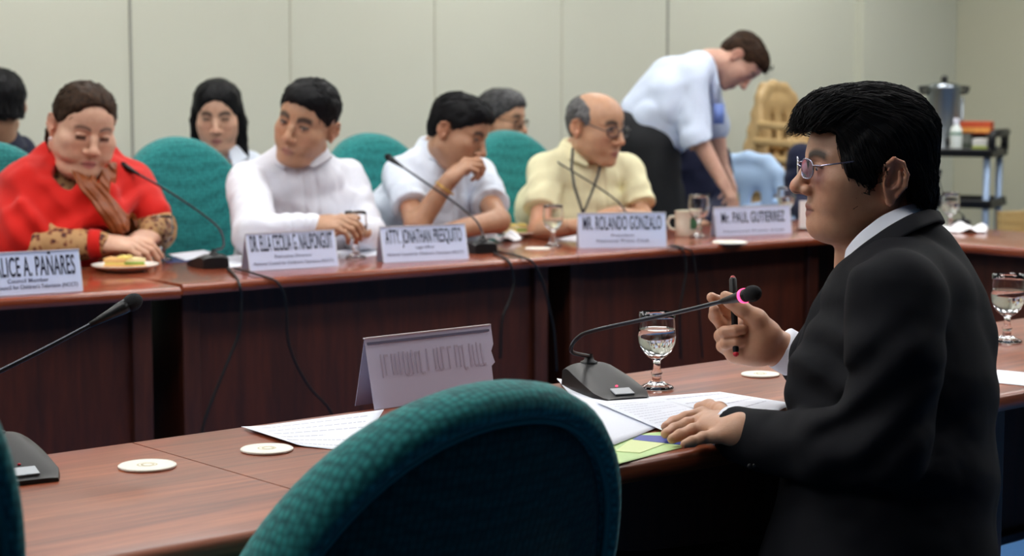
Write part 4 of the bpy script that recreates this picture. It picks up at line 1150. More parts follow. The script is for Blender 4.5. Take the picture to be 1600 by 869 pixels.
def hand(S, wrist, d, n, size=1.0, curl=(.25, .3, .35, .4), spread=.10, thumb=(.55, .25), left=True, k=.004, bend2=1.0, frx=None):
    """wrist point, d = finger direction, n = back-of-hand normal. left -> thumb side"""
    d = nrm(d); n = nrm(np.asarray(n)-d*np.dot(n, d)); s = np.cross(n, d)*(1 if left else -1)   # s points to the pinky side?
    th = -s                                                                             # thumb side
    w = V(*wrist); z = size
    S.cap(w-d*.02*z, w+d*.012*z, .026*z, .027*z, .01, sq=.72, n=n)
    S.cap(w+d*.02*z+th*.012*z, w+d*.078*z+th*.017*z, .0235*z, .0185*z, .014, sq=.62, n=n)
    S.cap(w+d*.02*z-th*.012*z, w+d*.070*z-th*.020*z, .0235*z, .0175*z, .014, sq=.62, n=n)
    S.cap(w+d*.015*z+th*.022*z-n*.006*z, w+d*.040*z+th*.032*z-n*.008*z, .018*z, .015*z, .012)
    Ls = [(.042, .026, .021), (.047, .030, .023), (.043, .028, .022), (.034, .021, .019)]
    offs = [.029, .010, -.009, -.027]; fw = [.080, .084, .080, .072]; rr = [.0092, .0094, .0090, .0080]
    tips = []
    for i in range(4):
        b = w+d*fw[i]*z+th*offs[i]*z; a = curl[i]; dd = nrm(d+th*spread*(1.5-i)/1.5); p = b; pts = [w+d*(fw[i]-.018)*z+th*offs[i]*.9*z, b]; r = [rr[i]*z, rr[i]*1.06*z]
        tot = 0
        for j, L in enumerate(Ls[i]):
            tot += a*(1.0 if j == 0 else (1.35*bend2 if j == 1 else .8*bend2)); q = dd*math.cos(tot)-n*math.sin(tot); p = p+q*L*z; pts.append(p); r.append(rr[i]*z*(.98, .92, .82)[j])
        S.chain(pts, r, k); tips.append(p)
    b = w+d*.030*z+th*.030*z-n*.006*z; td = nrm(d*math.cos(thumb[0])+th*math.sin(thumb[0])-n*thumb[1]); p1 = b+td*.040*z; td2 = nrm(td+d*.35-th*.1); p2 = p1+td2*.032*z; td3 = nrm(td2+d*.2-th*.15-n*.1); p3 = p2+td3*.024*z
    S.chain([b, p1, p2, p3], [.0150*z, .0115*z, .0105*z, .0085*z], .006)
    return tips
def wrinkle(amp, fx, seed=1, sx=(1, 1, 1)):
    def f(p):
        q = p*V(*sx)
        a = vnoise(q, fx, seed); b = vnoise(q+.7*a[:, None]*.02, fx*2.1, seed+5)
        return amp*(-(np.abs(a))+.35*b+.25)
    return f
def folds(p, c, dirv, freq, amp, r, ph=0.0):
    q = p-c; u = q@nrm(dirv)+.012*vnoise(p, 12, 2); return amp*np.sin(u*freq+ph)*np.exp(-(q*q).sum(1)/(2*r*r))
def line2(p, pts, w):
    d = np.full(len(p), 9.0)
    for (a_, b_, wa, wb) in [(pts[i], pts[i+1], w[i], w[i+1]) for i in range(len(pts)-1)]:
        e = (b_-a_)[[0, 2]]; q = p[:, [0, 2]]-a_[[0, 2]]; t_ = np.clip(q@e/(e@e), 0, 1); d = np.minimum(d, np.linalg.norm(q-t_[:, None]*e, axis=1)-(wa+(wb-wa)*t_))
    return d
def collar(name, m, parent, neck, axis, front, r_top=.066, r_bot=.085, h=.035, gap=.35, point=.045, th=.002, drop=.02, side_sc=1.0, stand=.01):
    """folded shirt collar around the neck; front = direction of the throat"""
    ax = nrm(axis); f = nrm(np.asarray(front, float)-ax*np.dot(front, ax)); l = np.cross(ax, f); c = V(*neck)
    rows = [[], [], [], []]; n = 40
    for i in range(n+1):
        a = gap+(2*PI-2*gap)*i/n; t = abs(a-PI)/PI; e = max(0, (t-.55)/.45)
        dirn = f*math.cos(a)+l*math.sin(a)*side_sc
        dz = -drop*t*t
        rows[0].append(c+dirn*(r_top-.003)+ax*(-.015+dz)); rows[1].append(c+dirn*r_top+ax*(h*.5+stand+dz)); rows[2].append(c+dirn*(r_top+.006)+ax*(h*.5+stand-.002+dz))
        rows[3].append(c+dirn*(r_bot+.010*e)+ax*(-h*.45+dz-point*e**1.5)+f*.012*e)
    return MB().grid(rows).build(name, m, parent, solid=th, sub=1, world=True)
def glasses(fr, parent, fz=(1., 0.), hinge=.0, eart=.0, frame_m=None, lens_m=None, rimless=False, name='eyeglasses', w=.024, h=.0165, r=.0011, zoff=0.0, xoff=0.0, label=None):
    zf = lambda z: z*fz[0]+fz[1]+zoff
    t = thing(name, label or 'eyeglasses', 'glasses'); del t['label']; del t['category']; t.parent = parent
    t.matrix_parent_inverse = Matrix.Translation(-Vector(parent.location))
    m = MB(); L = []
    for s in (-1, 1):
        ring = []; n = 28
        for i in range(n):
            a = 2*PI*i/n; c, s_ = math.cos(a), math.sin(a)
            yy = .034*s+w*math.copysign(abs(c)**.75, c); zz = zf(.008)+h*math.copysign(abs(s_)**.8, s_)
            ring.append(fr.w((.1035+xoff-.010*((abs(yy)-.012)/.046)**2*max(0, 1), yy, zz)))
        if not rimless: m.tube(ring+[ring[0]], r*fr.k, 6, False)
        else: m.tube(ring+[ring[0]], r*.55*fr.k, 6, False)
        L.append(ring)
        hz = zf(.012)+hinge; ez = .034+eart; m.tube([fr.w((.0955+xoff, s*.058, hz)), fr.w((.088+xoff*.5, s*.0745, hz+.001)), fr.w((.03, s*.080, hz*.45+ez*.55)), fr.w((-.004, s*.080, ez)), fr.w((-.022, s*.080, ez-.010))], [r*fr.k]*5, 6)
    m.tube([fr.w((.1035+xoff, -.012, zf(.011))), fr.w((.108+xoff, 0, zf(.014))), fr.w((.1035+xoff, .012, zf(.011)))], r*fr.k, 6)
    m.build('glasses_frame', frame_m or M['blackmetal'], t, world=True)
    for ring in L: MB().add(ring, [tuple(range(len(ring)))]).build('lens', lens_m or M['glass'], t, smooth=False, solid=.0012, world=True)
    return t
def person(label, loc):
    return thing('person', label, 'person', loc)
# ------------------------------------------------------------------ the suited man
def fg_man():
    t = person('man in a black suit and rimless glasses gesturing with a pen, seen in profile', (P(1390, 860, 2.72)[0], P(1390, 860, 2.72)[1], 0))
    hf = frame_dir(P(1358, 282, 2.86), (-.998, -.05, -.0), (0.0, 0, 1), 1.0)
    FZ = (.84, .010)
    base = SK['fg']
    S = SDF()
    head(S, hf, fat=.006, fz=FZ, nose=1.02, ear=1.08)
    S.ell((.046, 0, -.070), (.040, .042, .022), .02, fr=hf)
    nb = P(1405, 400, 2.84)
    S.cap(hf.w((-.036, 0, -.030)), P(1398, 410, 2.85), .046, .052, .008); S.cap(hf.w((.006, 0, -.070)), P(1352, 420, 2.86), .044, .048, .010)
    # trunk, hidden by the suit
    ex = V(-1, .12, 0)
    def W(a, b, r0, r1, k=.03): S.eseg(a, b, r0, r1, ex, k)
    W(P(1392, 470, 2.81), P(1392, 560, 2.77), (.06, .10), (.09, .13)); W(P(1395, 560, 2.77), P(1380, 860, 2.70), (.09, .13), (.11, .14))
    shL = P(1402, 480, 2.60); elL = P(1385, 695, 2.53); wrL = G(1160, 673, .776); shR = P(1370, 480, 2.98); elR = P(1365, 610, 3.06); wrR = P(1215, 546, 3.04)
    S.cap(P(1392, 480, 2.80), shL, .045, .045, .02); S.cap(P(1392, 480, 2.80), shR, .045, .045, .02); S.cap(shL, elL, .045, .042, .02); S.chain([elL, P(1300, 705, 2.585), P(1205, 690, 2.675), wrL], [.040, .034, .030, .0265], .02); S.cap(shR, elR, .05, .042, .02); S.cap(elR, wrR, .042, .029, .02)
    pel = P(1380, 900, 2.70); 
    for s in (-1, 1):
        hp = pel+V(0, s*.09, -.04); kn = hp+V(-.40, s*.05+.03, .0); kn[2] = .46; fo = V(kn[0]+.02, kn[1], .06)
        S.chain([hp, kn, fo], [.075, .055, .038], .03)
        S.cap(fo, fo+V(-.14, 0, -.015), .035, .028, .01)
    # left hand resting on the papers : knuckles and finger joints
    def g(x, y, h): return G(x, y, h)
    w0_ = g(1158, 673, .776)
    kn = [g(1098, 647, .779), g(1100, 656, .778), g(1106, 669, .773), g(1117, 682, .768)]       # index .. little
    for i, k_ in enumerate(kn): S.cap(w0_, k_, .0240, .0125, .012, sq=.78, n=(0, 0, 1))
    S.ell(g(1126, 664, .776), (.034, .036, .016), .015)
    S.chain([kn[0], g(1072, 653, .776), g(1052, 660, .767), g(1040, 667, .765)], [.0115, .0095, .0088, .0075], .005)
    S.chain([kn[1], g(1074, 663, .774), g(1053, 671, .766), g(1040, 678, .764)], [.0115, .0098, .0090, .0078], .005)
    S.chain([kn[2], g(1082, 672, .770), g(1063, 680, .767), g(1050, 686, .763)], [.0112, .0094, .0086, .0074], .005)
    S.chain([kn[3], g(1098, 684, .766), g(1082, 690, .765), g(1070, 694, .762)], [.0100, .0086, .0078, .0068], .005)
    S.chain([g(1140, 655, .772), g(1124, 641, .768), g(1108, 635, .766), g(1092, 637, .763)], [.016, .0125, .0105, .009], .008)
    # raised right hand holding the pens (palm towards the camera, thumb on top)
    Z = 3.02
    def h(x, y, dz=0.0): return P(x, y, Z+dz)
    wr = h(1216, 545, .01)
    S.cap(wr, h(1188, 530, .005), .0265, .027, .015); 
    S.cap(h(1190, 528), h(1150, 535, .012), .027, .022, .015); S.cap(h(1185, 545), h(1150, 552, .008), .024, .018, .015)
    S.cap(h(1190, 520, .01), h(1150, 505, .030), .022, .015, .02)
    S.ell(h(1180, 556, -.004), (.030, .020, .017), .012)                                  # heel of the hand
    S.chain([h(1200, 522, -.006), h(1182, 499, -.012), h(1158, 482, -.014), h(1141, 470, -.012), h(1133, 463, -.010)], [.021, .0165, .0125, .0110, .0088], .008)     # thumb
    S.chain([h(1152, 505, .030), h(1140, 488, .034), h(1124, 472, .024), h(1112, 465, .016)], [.0125, .0110, .0098, .0088], .005)     # index
    S.chain([h(1143, 518, .030), h(1130, 509, .030), h(1117, 494, .014), h(1116, 484, .000)], [.0125, .0115, .0102, .0088], .004)      # middle
    S.chain([h(1136, 534, .028), h(1126, 525, .018), h(1132, 519, -.012), h(1148, 516.5, -.020), h(1160, 515, -.018)], [.0120, .0112, .0100, .0092, .0084], .003)   # ring
    S.chain([h(1140, 549, .024), h(1129, 541, .014), h(1134, 537, -.012), h(1150, 535, -.019), h(1162, 534, -.016)], [.0110, .0104, .0094, .0086, .0078], .003)      # little
    fcol = face_color(hf, base, fz=FZ, brow=(.015, .011, .010), browk=1.5, lips=(.36, .14, .12))
    body = S.build('body', skin_mat('skin_warm'), .0022, t, color=fcol, smooth=2)
    eyes(hf, t, FZ, op=.8)
    # nails
    nm = mat('nail', (.62, .38, .30, 1), .3)
    # hair
    skin = [(.22, .078), (.088, .088), (.066, .090), (.062, .068), (.054, .045), (.047, .022), (.044, -.006), (.034, -.013), (.016, -.004), (.006, .016), (-.006, .036), (-.028, .038), (-.040, .022), (-.042, -.004), (-.052, -.026), (-.080, -.036), (-.13, -.046), (-.22, -.05), (-.2, -.3), (.22, -.3)]
    prims = [((-.012, 0, .058), (.090, .084, .090)), ((.036, 0, .090), (.076, .068, .055)), ((-.058, 0, .000), (.038, .060, .060)), ((-.066, 0, -.016), (.030, .056, .032)), ((.074, .0, .098), (.038, .055, .026)), ((-.054, 0, .066), (.046, .074, .066))]+[((.012, s_*.052, .024), (.054, .0305, .052)) for s_ in (-1, 1)]+[((-.050, s_*.040, .000), (.036, .036, .044)) for s_ in (-1, 1)]
    def comb(q):
        x, z = q[:, 0], q[:, 2]
        top = np.clip((z-.06)/.05, 0, 1)[:, None]; d = V(-.9, 0, -.35)[None]*top+V(-.45, 0, -.9)[None]*(1-top)
        fr_ = np.clip((x-.055)/.03, 0, 1)[:, None]*np.clip((z-.07)/.02, 0, 1)[:, None]
        return d*(1-fr_)+V(.8, .0, -.45)[None]*fr_
    HS = hair_sdf(hf, prims, skin, .006, .0030, (45, 45, 170), comb)
    hair = HS.build('hair', HB, .0026, t, smooth=1)
    strands(HS, hf, comb, 2200, .070, .0007, hair, HB, lambda q: (q[:, 2] > -.04), lift=.0020)
    strands(HS, hf, lambda q: np.tile(V(.80, 0, -.35), (len(q), 1))+.2*np.sign(q[:, 1:2])*V(0, 1, 0), 240, .034, .0007, hair, HB, lambda q: (q[:, 0] > .070) & (q[:, 2] > .080), end_free=4, droop=(-.25, 0, -.45), seed=9, lift=.004)
    strands(HS, hf, lambda q: np.tile(V(.75, 0, -.5), (len(q), 1)), 420, .055, .0007, hair, HB, lambda q: (q[:, 0] > .020) & (q[:, 2] > .105), lift=.003, seed=21)
    strands(HS, hf, lambda q: np.tile(V(-.35, 0, -.95), (len(q), 1)), 220, .040, .0010, hair, HB, lambda q: (q[:, 2] < .01) & (q[:, 0] < -.035), end_free=3, droop=(0, 0, -1), seed=12, lift=.003)
    # eyebrow hairs
    # glasses
    gl = glasses(hf, t, FZ, frame_m=mat('silver_rim', lin(170, 168, 190), .2, metal=1), lens_m=mat('violet_lens', (.60, .55, .92, 1), .02, trans=1, ior=1.5), w=.021, h=.0150, r=.0012, xoff=.004, zoff=.003, hinge=.002, eart=.008)
    # ---- shirt
    sh = mat('white_shirt', lin(228, 232, 244), .7, bump=.2, bscale=500)
    def strip(name, m, up, lo, th, par=t, sub=1, mid=None, bulge=0.0):
        n = 24
        def res(pts):
            pts = [V(*p) for p in pts]; L = np.r_[0, np.cumsum([np.linalg.norm(pts[i+1]-pts[i]) for i in range(len(pts)-1)])]; L /= L[-1]
            u = np.linspace(0, 1, n); A = np.array(pts); return np.stack([np.interp(u, L, A[:, j]) for j in range(3)], 1)
        A, B = res(up), res(lo); rows = []
        for v in np.linspace(0, 1, 5): rows.append(list(A*(1-v)+B*v+V(0, -bulge*math.sin(v*PI), 0)))
        return MB().grid(rows).build(name, m, par, solid=th, sub=sub, world=True)
    collar_up = [P(1320, 405, 2.83), P(1322, 388, 2.790), P(1340, 366, 2.772), P(1375, 338, 2.770), P(1405, 324, 2.782), P(1432, 316, 2.820), P(1448, 318, 2.87), P(1440, 325, 2.92)]
    collar_lo = [P(1318, 430, 2.83), P(1324, 412, 2.782), P(1346, 388, 2.757), P(1384, 360, 2.752), P(1416, 342, 2.764), P(1446, 334, 2.812), P(1460, 338, 2.87), P(1450, 345, 2.93)]
    # ---- suit jacket
    suit = mat('black_suit_wool', lin(20, 21, 26), .8, bump=.2, bscale=900, spec=.15, noise=.06, nscale=40)
    J = SDF()
    def seg(a, b, r0, r1, k=.05): J.eseg(a, b, r0, r1, ex, k)
    seg(P(1405, 492, 2.77), P(1404, 600, 2.745), (.118, .160), (.140, .178), .02); seg(P(1404, 600, 2.745), P(1390, 740, 2.715), (.140, .178), (.150, .182), .02); seg(P(1390, 740, 2.715), P(1366, 930, 2.68), (.150, .182), (.182, .195), .03)
    J.cap(P(1428, 392, 2.85), P(1442, 480, 2.81), .052, .09, .03)                      # slope behind the neck
    J.cap(P(1442, 415, 2.82), P(1478, 530, 2.77), .060, .075, .03)
    J.cap(P(1410, 425, 2.74), P(1404, 466, 2.61), .046, .070, .03); J.cap(P(1385, 440, 2.92), P(1375, 475, 3.0), .05, .068, .03)
    J.cap(P(1345, 470, 2.80), P(1300, 600, 2.72), .045, .070, .03)                       # chest front
    J.cap(P(1340, 455, 2.86), P(1282, 560, 2.86), .04, .05, .03)
    J.chain([P(1400, 472, 2.585), P(1400, 560, 2.545), P(1385, 690, 2.525)], [.072, .066, .062], .012)
    J.chain([P(1385, 690, 2.525), P(1300, 704, 2.585), P(1205, 692, 2.675)], [.062, .056, .046], .012)
    J.cap(P(1205, 690, 2.675), P(1142, 675, 2.734), .047, .0415, .004)
    J.chain([P(1352, 470, 3.0), P(1330, 560, 3.06), P(1322, 620, 3.06)], [.068, .062, .058], .02)
    J.chain([P(1322, 615, 3.06), P(1285, 588, 3.05), P(1256, 568, 3.045)], [.058, .046, .0390], .02)
    wn = wrinkle(.0035, 9, 3); wf = wrinkle(.007, 16, 8, (1, 1, 1.4))
    elb = P(1385, 690, 2.53)
    def folds(p, c, dirv, freq, amp, r):
        q = p-c; u = q@nrm(dirv)+.012*vnoise(p, 12, 2); return amp*np.sin(u*freq)*np.exp(-(q*q).sum(1)/(2*r*r))
    J.disp = lambda p: wn(p)+wf(p)*np.exp(-((p-elb)**2).sum(1)/.02)+folds(p, P(1330, 640, 2.52), (.65, -.1, -.75), 120, .007, .075)+folds(p, P(1265, 560, 2.66), (.4, .1, .9), 110, .006, .07)+folds(p, P(1300, 470, 2.62), (.7, 0, .7), 95, .0045, .07)+folds(p, P(1480, 700, 2.62), (.3, 0, .95), 60, .003, .12)
    sd_ = nrm(P(1153, 680, 2.722)-P(1205, 691, 2.675)); J.fn(lambda p: np.maximum((p-P(1142, 675, 2.736))@(-sd_), np.linalg.norm(p-P(1120, 679, 2.75), axis=1)-.07), P(1120, 679, 2.75), .08, .002, 's')
    # neck opening
    J.cap(P(1392, 415, 2.85), P(1372, 350, 2.85), .050, .070, .008, 's')
    jk = J.build('suit_jacket', suit, .0042, t, smooth=3)
    tr = SDF()
    for s in (-1, 1):
        hp = pel+V(0, s*.09, -.04); kn2 = hp+V(-.40, s*.05+.03, .0); kn2[2] = .46; fo = V(kn2[0]+.02, kn2[1], .10)
        tr.chain([hp, kn2, fo], [.10, .078, .060], .04)
    tr.ell(pel+V(.02, 0, -.02), (.16, .19, .12), .04)
    tr.disp = wrinkle(.004, 12, 4); tr.build('trousers', suit, .008, t)
    strip('shirt_collar', sh, collar_up, collar_lo, .0025)
    # shirt front, inside the jacket
    SF = SDF(); SF.cap(P(1350, 440, 2.84), P(1330, 560, 2.80), .045, .05, .02); SF.build('shirt', sh, .006, t)
    # jacket collar and lapel
    up = [P(1322, 404, 2.80), P(1330, 396, 2.772), P(1350, 380, 2.752), P(1388, 354, 2.747), P(1420, 336, 2.757), P(1450, 327, 2.80), P(1466, 330, 2.86), P(1455, 338, 2.93)]
    lo = [P(1306, 470, 2.76), P(1330, 440, 2.735), P(1360, 410, 2.712), P(1400, 378, 2.706), P(1440, 356, 2.722), P(1468, 346, 2.79), P(1476, 350, 2.86), P(1462, 358, 2.93)]
    strip('jacket_collar', suit, up, lo, .006, bulge=.004)
    lp = strip('lapel', suit, [P(1324, 402, 2.80), P(1300, 425, 2.80), P(1268, 475, 2.785), P(1246, 540, 2.76), P(1226, 610, 2.74)], [P(1340, 440, 2.728), P(1325, 475, 2.72), P(1300, 500, 2.715), P(1268, 560, 2.70), P(1232, 618, 2.715)], .005)
    # shirt cuffs
    def cuff(a, b, r0, r1, name):
        a = V(*a); b = V(*b); d = nrm(b-a)
        m = MB().tube([a, a+d*.002, b-d*.002, b, b-d*.002, a], [r0, r0, r1, r1-.0016, r1-.003, r0-.003], 28, False); m.build(name, sh, t, world=True)
    cuff(P(1175, 682, 2.710), P(1134, 673, 2.743), .0385, .0380, 'shirt_cuff')
    cuff(P(1275, 575, 3.045), P(1219, 543, 3.035), .0375, .037, 'shirt_cuff')
    for i in range(4):
        MB().ball(P(1172+8*i, 729-1*i, 2.652-.003*i), (.0045, .0025, .0045), 10).build('sleeve_button', M['black'], t, world=True)
    # pens
    a = h(1145, 434, .010); b = h(1150, 556, -.026); d = nrm(b-a)
    pn = thing('marker_pen', 'black pen with a red cap end held upright in the raised hand', 'pen', tuple(a))
    MB().tube([a, a+d*.003, a+d*.05, a+d*.055, b-d*.008, b-d*.002], [.0045, .0062, .0068, .0055, .0052, .002], 14).build('barrel', M['black'], pn, world=True)
    MB().ball(a+d*.001, .0046, 12).build('red_end', mat('red_plastic', lin(200, 70, 70), .4), pn, world=True)
    MB().ball(b-d*.003, .0050, 12).build('red_tip', mat('red_plastic2', lin(190, 30, 50), .4), pn, world=True)
    a = h(1121, 471, -.006); b = h(1166, 461, -.016); d = nrm(b-a)
    return t

# ------------------------------------------------------------------ people at the far table
def sitter(label, spec):
    """spec in world coordinates"""
    s = spec; hip = V(*s['hip']); t = person(label, (hip[0], hip[1], 0))
    f = nrm(s['face_body']); f[2] = 0; f = nrm(f); l = V(-f[1], f[0], 0)
    hf = frame_dir(s['head'], s['fwd'], s.get('up', (0, 0, 1)), s.get('hk', 1.0))
    S = SDF(); fat = s.get('fat', 0); vox = s.get('vox', .0036)
    head(S, hf, fat=fat, fz=s.get('fz', (1, 0)), nose=s.get('nose', 1.05), jaw=s.get('jaw', 1.0))
    nk = V(*s['neck']); S.cap(hf.w((-.022, 0, -.045)), nk-V(0, 0, .05), .054+fat*.4, .060+fat*.6, .02); S.cap(hf.w((.005, 0, -.060)), nk, .046+fat*.4, .055+fat*.4, .03)
    rx, ry = s.get('chest', (.165, .115))      # half width, half depth
    ch = s.get('chestc'); ch = nk*.55+hip*.45 if ch is None else V(*ch)
    S.eseg(nk-V(0, 0, .11), ch, (rx*.55, ry*.50), (rx*.80, ry*.78), l, .02); S.eseg(ch, hip, (rx*.85, ry*.85), (rx*.85, ry*.9), l, .03)
    arms = s['arms']
    for a in arms: S.cap(nk-V(0, 0, .07), V(*a['sh'])-V(0, 0, .012), .034, .034, .02); S.cap(V(*a['sh'])-V(0, 0, .012), a['el'], .036+fat*.3, .038+fat*.3, .02); S.cap(a['el'], a['wr'], .038+fat*.3, .0265+fat*.2, .02)
    for a in arms: hand(S, a['wr'], a['d'], a['n'], a.get('size', 1.0), a.get('curl', (.3, .35, .4, .45)), left=a['left'], thumb=a.get('thumb', (.5, .3)))
    for q in (-1, 1):
        kn = hip+f*.42+l*q*.10; kn[2] = .47; fo = V(kn[0], kn[1], .07)+f*.03
        S.chain([hip+l*q*.09-V(0, 0, .02), kn, fo], [.075, .055, .038], .03); S.cap(fo, fo+f*.14-V(0, 0, .02), .035, .028, .01)
    col = face_color(hf, s['skin'], fz=s.get('fz', (1, 0)), lips=s.get('lips', (.38, .15, .13)), brow=s.get('brow', (.03, .022, .018)), browk=s.get('browk', 1.7), beard=s.get('beard', 0), lashk=s.get('lashk', 2.2), lashz=s.get('lashz', .0150))
    body = S.build('body', s['smat'], vox, t, color=col, smooth=1)
    if s.get('open_eyes'): eyes(hf, t, s.get('fz', (1, 0)), gaze=s.get('gaze', (0, 0)), op=s['open_eyes'])
    # hair
    if s.get('hair'):
        hp, poly, hm, n, kw = s['hair']
        HS = hair_sdf(hf, hp, poly, .005, .002, (45, 45, 150), None, extra=kw.get('extra'), arch=kw.get('arch', 5.0))
        hr = HS.build('hair', hm, .0042, t, smooth=1)
        cb = kw.get('comb', lambda q: np.stack([-.7-0*q[:, 0], .0*q[:, 0], -.5-.5*(q[:, 2] < .05)], 1))
        if n: strands(HS, hf, cb, n, .05, .0012, hr, hm, lift=.002)
    # shirt
    C = SDF(); cr = s.get('puff', .018)
    C.eseg(nk-V(0, 0, .115), ch, (rx*.78, ry*.76), (rx+cr, ry+cr), l, .03); C.eseg(ch, hip, (rx+cr, ry+cr), (rx*1.02+cr, ry*1.08+cr), l, .03)
    for a in arms:
        C.cap(nk-V(0, 0, .012)+(V(*a['sh'])-nk)*.20, V(*a['sh'])-V(0, 0, .006), .050, .050+cr*.5+s.get('slv', 0)*.5, .025)
        if a.get('short'):
            e = V(*a['sh'])+(V(*a['el'])-V(*a['sh']))*a['short']; C.cap(a['sh'], e, .050+cr*.5+s.get('slv', 0)*.5, .050+cr*.7+s.get('slv', 0)*.5, .012)
        else:
            C.cap(a['sh'], a['el'], .054+cr*.7+s.get('slv', 0), .050+cr*.7+s.get('slv', 0), .012); w = V(*a['wr'])-nrm(V(*a['wr'])-V(*a['el']))*.015; C.cap(a['el'], w, .048+cr*.7+s.get('slv', 0), .034+cr*.4, .015)
    for a in arms:
        if a.get('short'):
            d = nrm(V(*a['el'])-V(*a['sh'])); e = V(*a['sh'])+(V(*a['el'])-V(*a['sh']))*a['short']
            c0 = e+d*.055
            C.fn((lambda e, d: lambda p: np.maximum((p-e)@(-d)+.012, np.linalg.norm(p-e, axis=1)-.105))(e, d), e, .11, .003, 's')
    C.cap(nk+V(0, 0, .015)+f*.008, nk+V(0, 0, .12)+f*.03, .056+fat*.5, .080+fat*.5, .006, 's')
    if s.get('collar', True): th_ = nrm(s.get('throat', f)); C.cap(nk+th_*.075+V(0, 0, .03), nk+th_*.125-V(0, 0, .055), .034, .010, .004, 's'); S_ = None
    big = wrinkle(s.get('wr', .007), 10, s.get('seed', 1), (1, 1, .8)); fine = wrinkle(s.get('wr', .007)*.6, 24, s.get('seed', 1)+9, (1, 1, .6))
    def disp_(p):
        d = big(p)+fine(p)
        for a in arms:
            u = nrm(V(*a['el'])-V(*a['sh'])); d = d+folds(p, V(*a['sh'])*.5+V(*a['el'])*.5+V(0, -.03, 0), u+V(.3, 0, .2), 95, .0045, .07)+folds(p, V(*a['sh'])*.8+nk*.2-V(0, .05, .10), V(.2, 0, 1)+u*.8, 70, .004, .08, 1.5)
        if s.get('plk'):
            L_ = line2(p, s['plk'], [0]*len(s['plk'])); d = d+(.0045*np.exp(-((L_-.020)/.0055)**2)-.002*np.exp(-(L_/.012)**2))*(p[:, 1] < ch[1])
        return d+folds(p, ch+f*.12-V(0, 0, .03), V(.35, 0, 1), 60, .004, .10)
    C.disp = disp_
    for e in s.get('cloth_extra', []): e(C)
    sh = C.build('shirt', s['cloth'], .0055, t, smooth=2)
    if s.get('collar', True):
        collar('shirt_collar', s['cloth'], sh, nk+V(0, 0, .0)+f*.004, s.get('cax', (0, 0, 1)), s.get('throat', f), r_top=.064+fat*.5, r_bot=.104+fat*.5, h=.052, gap=.34, point=.030, drop=.040)
    T = SDF()
    for q in (-1, 1):
        kn = hip+f*.42+l*q*.10; kn[2] = .47; fo = V(kn[0], kn[1], .10)+f*.03
        T.chain([hip+l*q*.09-V(0, 0, .02), kn, fo], [.095, .075, .058], .04)
    T.build('trousers', s.get('pants', M['pants']), .012, t)
    return t, hf, body
M['pants'] = mat('dark_trousers', lin(30, 30, 36), .85)
skm = skin_mat('skin_far')
capt = [((-.012, 0, .058), (.103, .084, .082)), ((.030, 0, .090), (.066, .066, .046)), ((-.066, 0, .010), (.042, .060, .058))]
cut_short = [(.22, .080), (.090, .080), (.074, .076), (.060, .060), (.048, .040), (.034, .030), (.026, .006), (.014, .006), (.004, .024), (-.006, .038), (-.028, .038), (-.038, .022), (-.040, -.004), (-.050, -.030), (-.13, -.046), (-.22, -.05), (-.2, -.3), (.22, -.3)]
WHITE = cloth_mat('white_barong', lin(226, 228, 238), .75)
WHITE2 = cloth_mat('white_polo', lin(220, 228, 242), .75)
YEL = cloth_mat('pale_yellow_shirt', lin(232, 226, 186), .75, sheen=.05)

def man_ella():
    f = FN
    nk = P(468, 230, 6.06); hip = P(470, 470, 6.25); hip = V(hip[0], hip[1], .56)
    spec = dict(plk=[P(474, 255, 5.9), P(480, 300, 5.9), P(486, 380, 5.9)], head=P(478, 196, 5.98), fwd=(-.34, -.92, -.12), up=(.32, 0, 1), hk=1.10, fz=(1.0, .0), neck=nk, hip=hip, chestc=P(462, 340, 6.12), chest=(.195, .130), face_body=V(.42, -.9, 0),
        arms=[dict(sh=P(386, 284, 6.00), el=G(392, 388, .80)+V(0, .10, .03), wr=P(492, 352, 5.62), d=(.9, -.25, .12), n=(0, -.5, .8), left=False, curl=(.5, .6, .6, .6)),
              dict(sh=P(540, 282, 6.22), el=P(575, 372, 6.10), wr=P(560, 360, 5.80), d=(-.75, -.5, .2), n=(.2, -.5, .8), left=True, curl=(.5, .6, .7, .7))],
        skin=SK['tan'], smat=skm, hair=(capt, cut_short, HB, 500, {}), cloth=WHITE, puff=.016, slv=.004, wr=.009, seed=2, browk=2.0, open_eyes=.75, gaze=(.4, 0), throat=(.05, -1, 0), jaw=1.1, fat=.004, beard=.3)
    t, hf, b = sitter('man in a long-sleeved white shirt, clean-cut black hair, looking aside with clasped hands', spec)
    a = P(497, 353, 5.61)
    # placket of the shirt
    return t
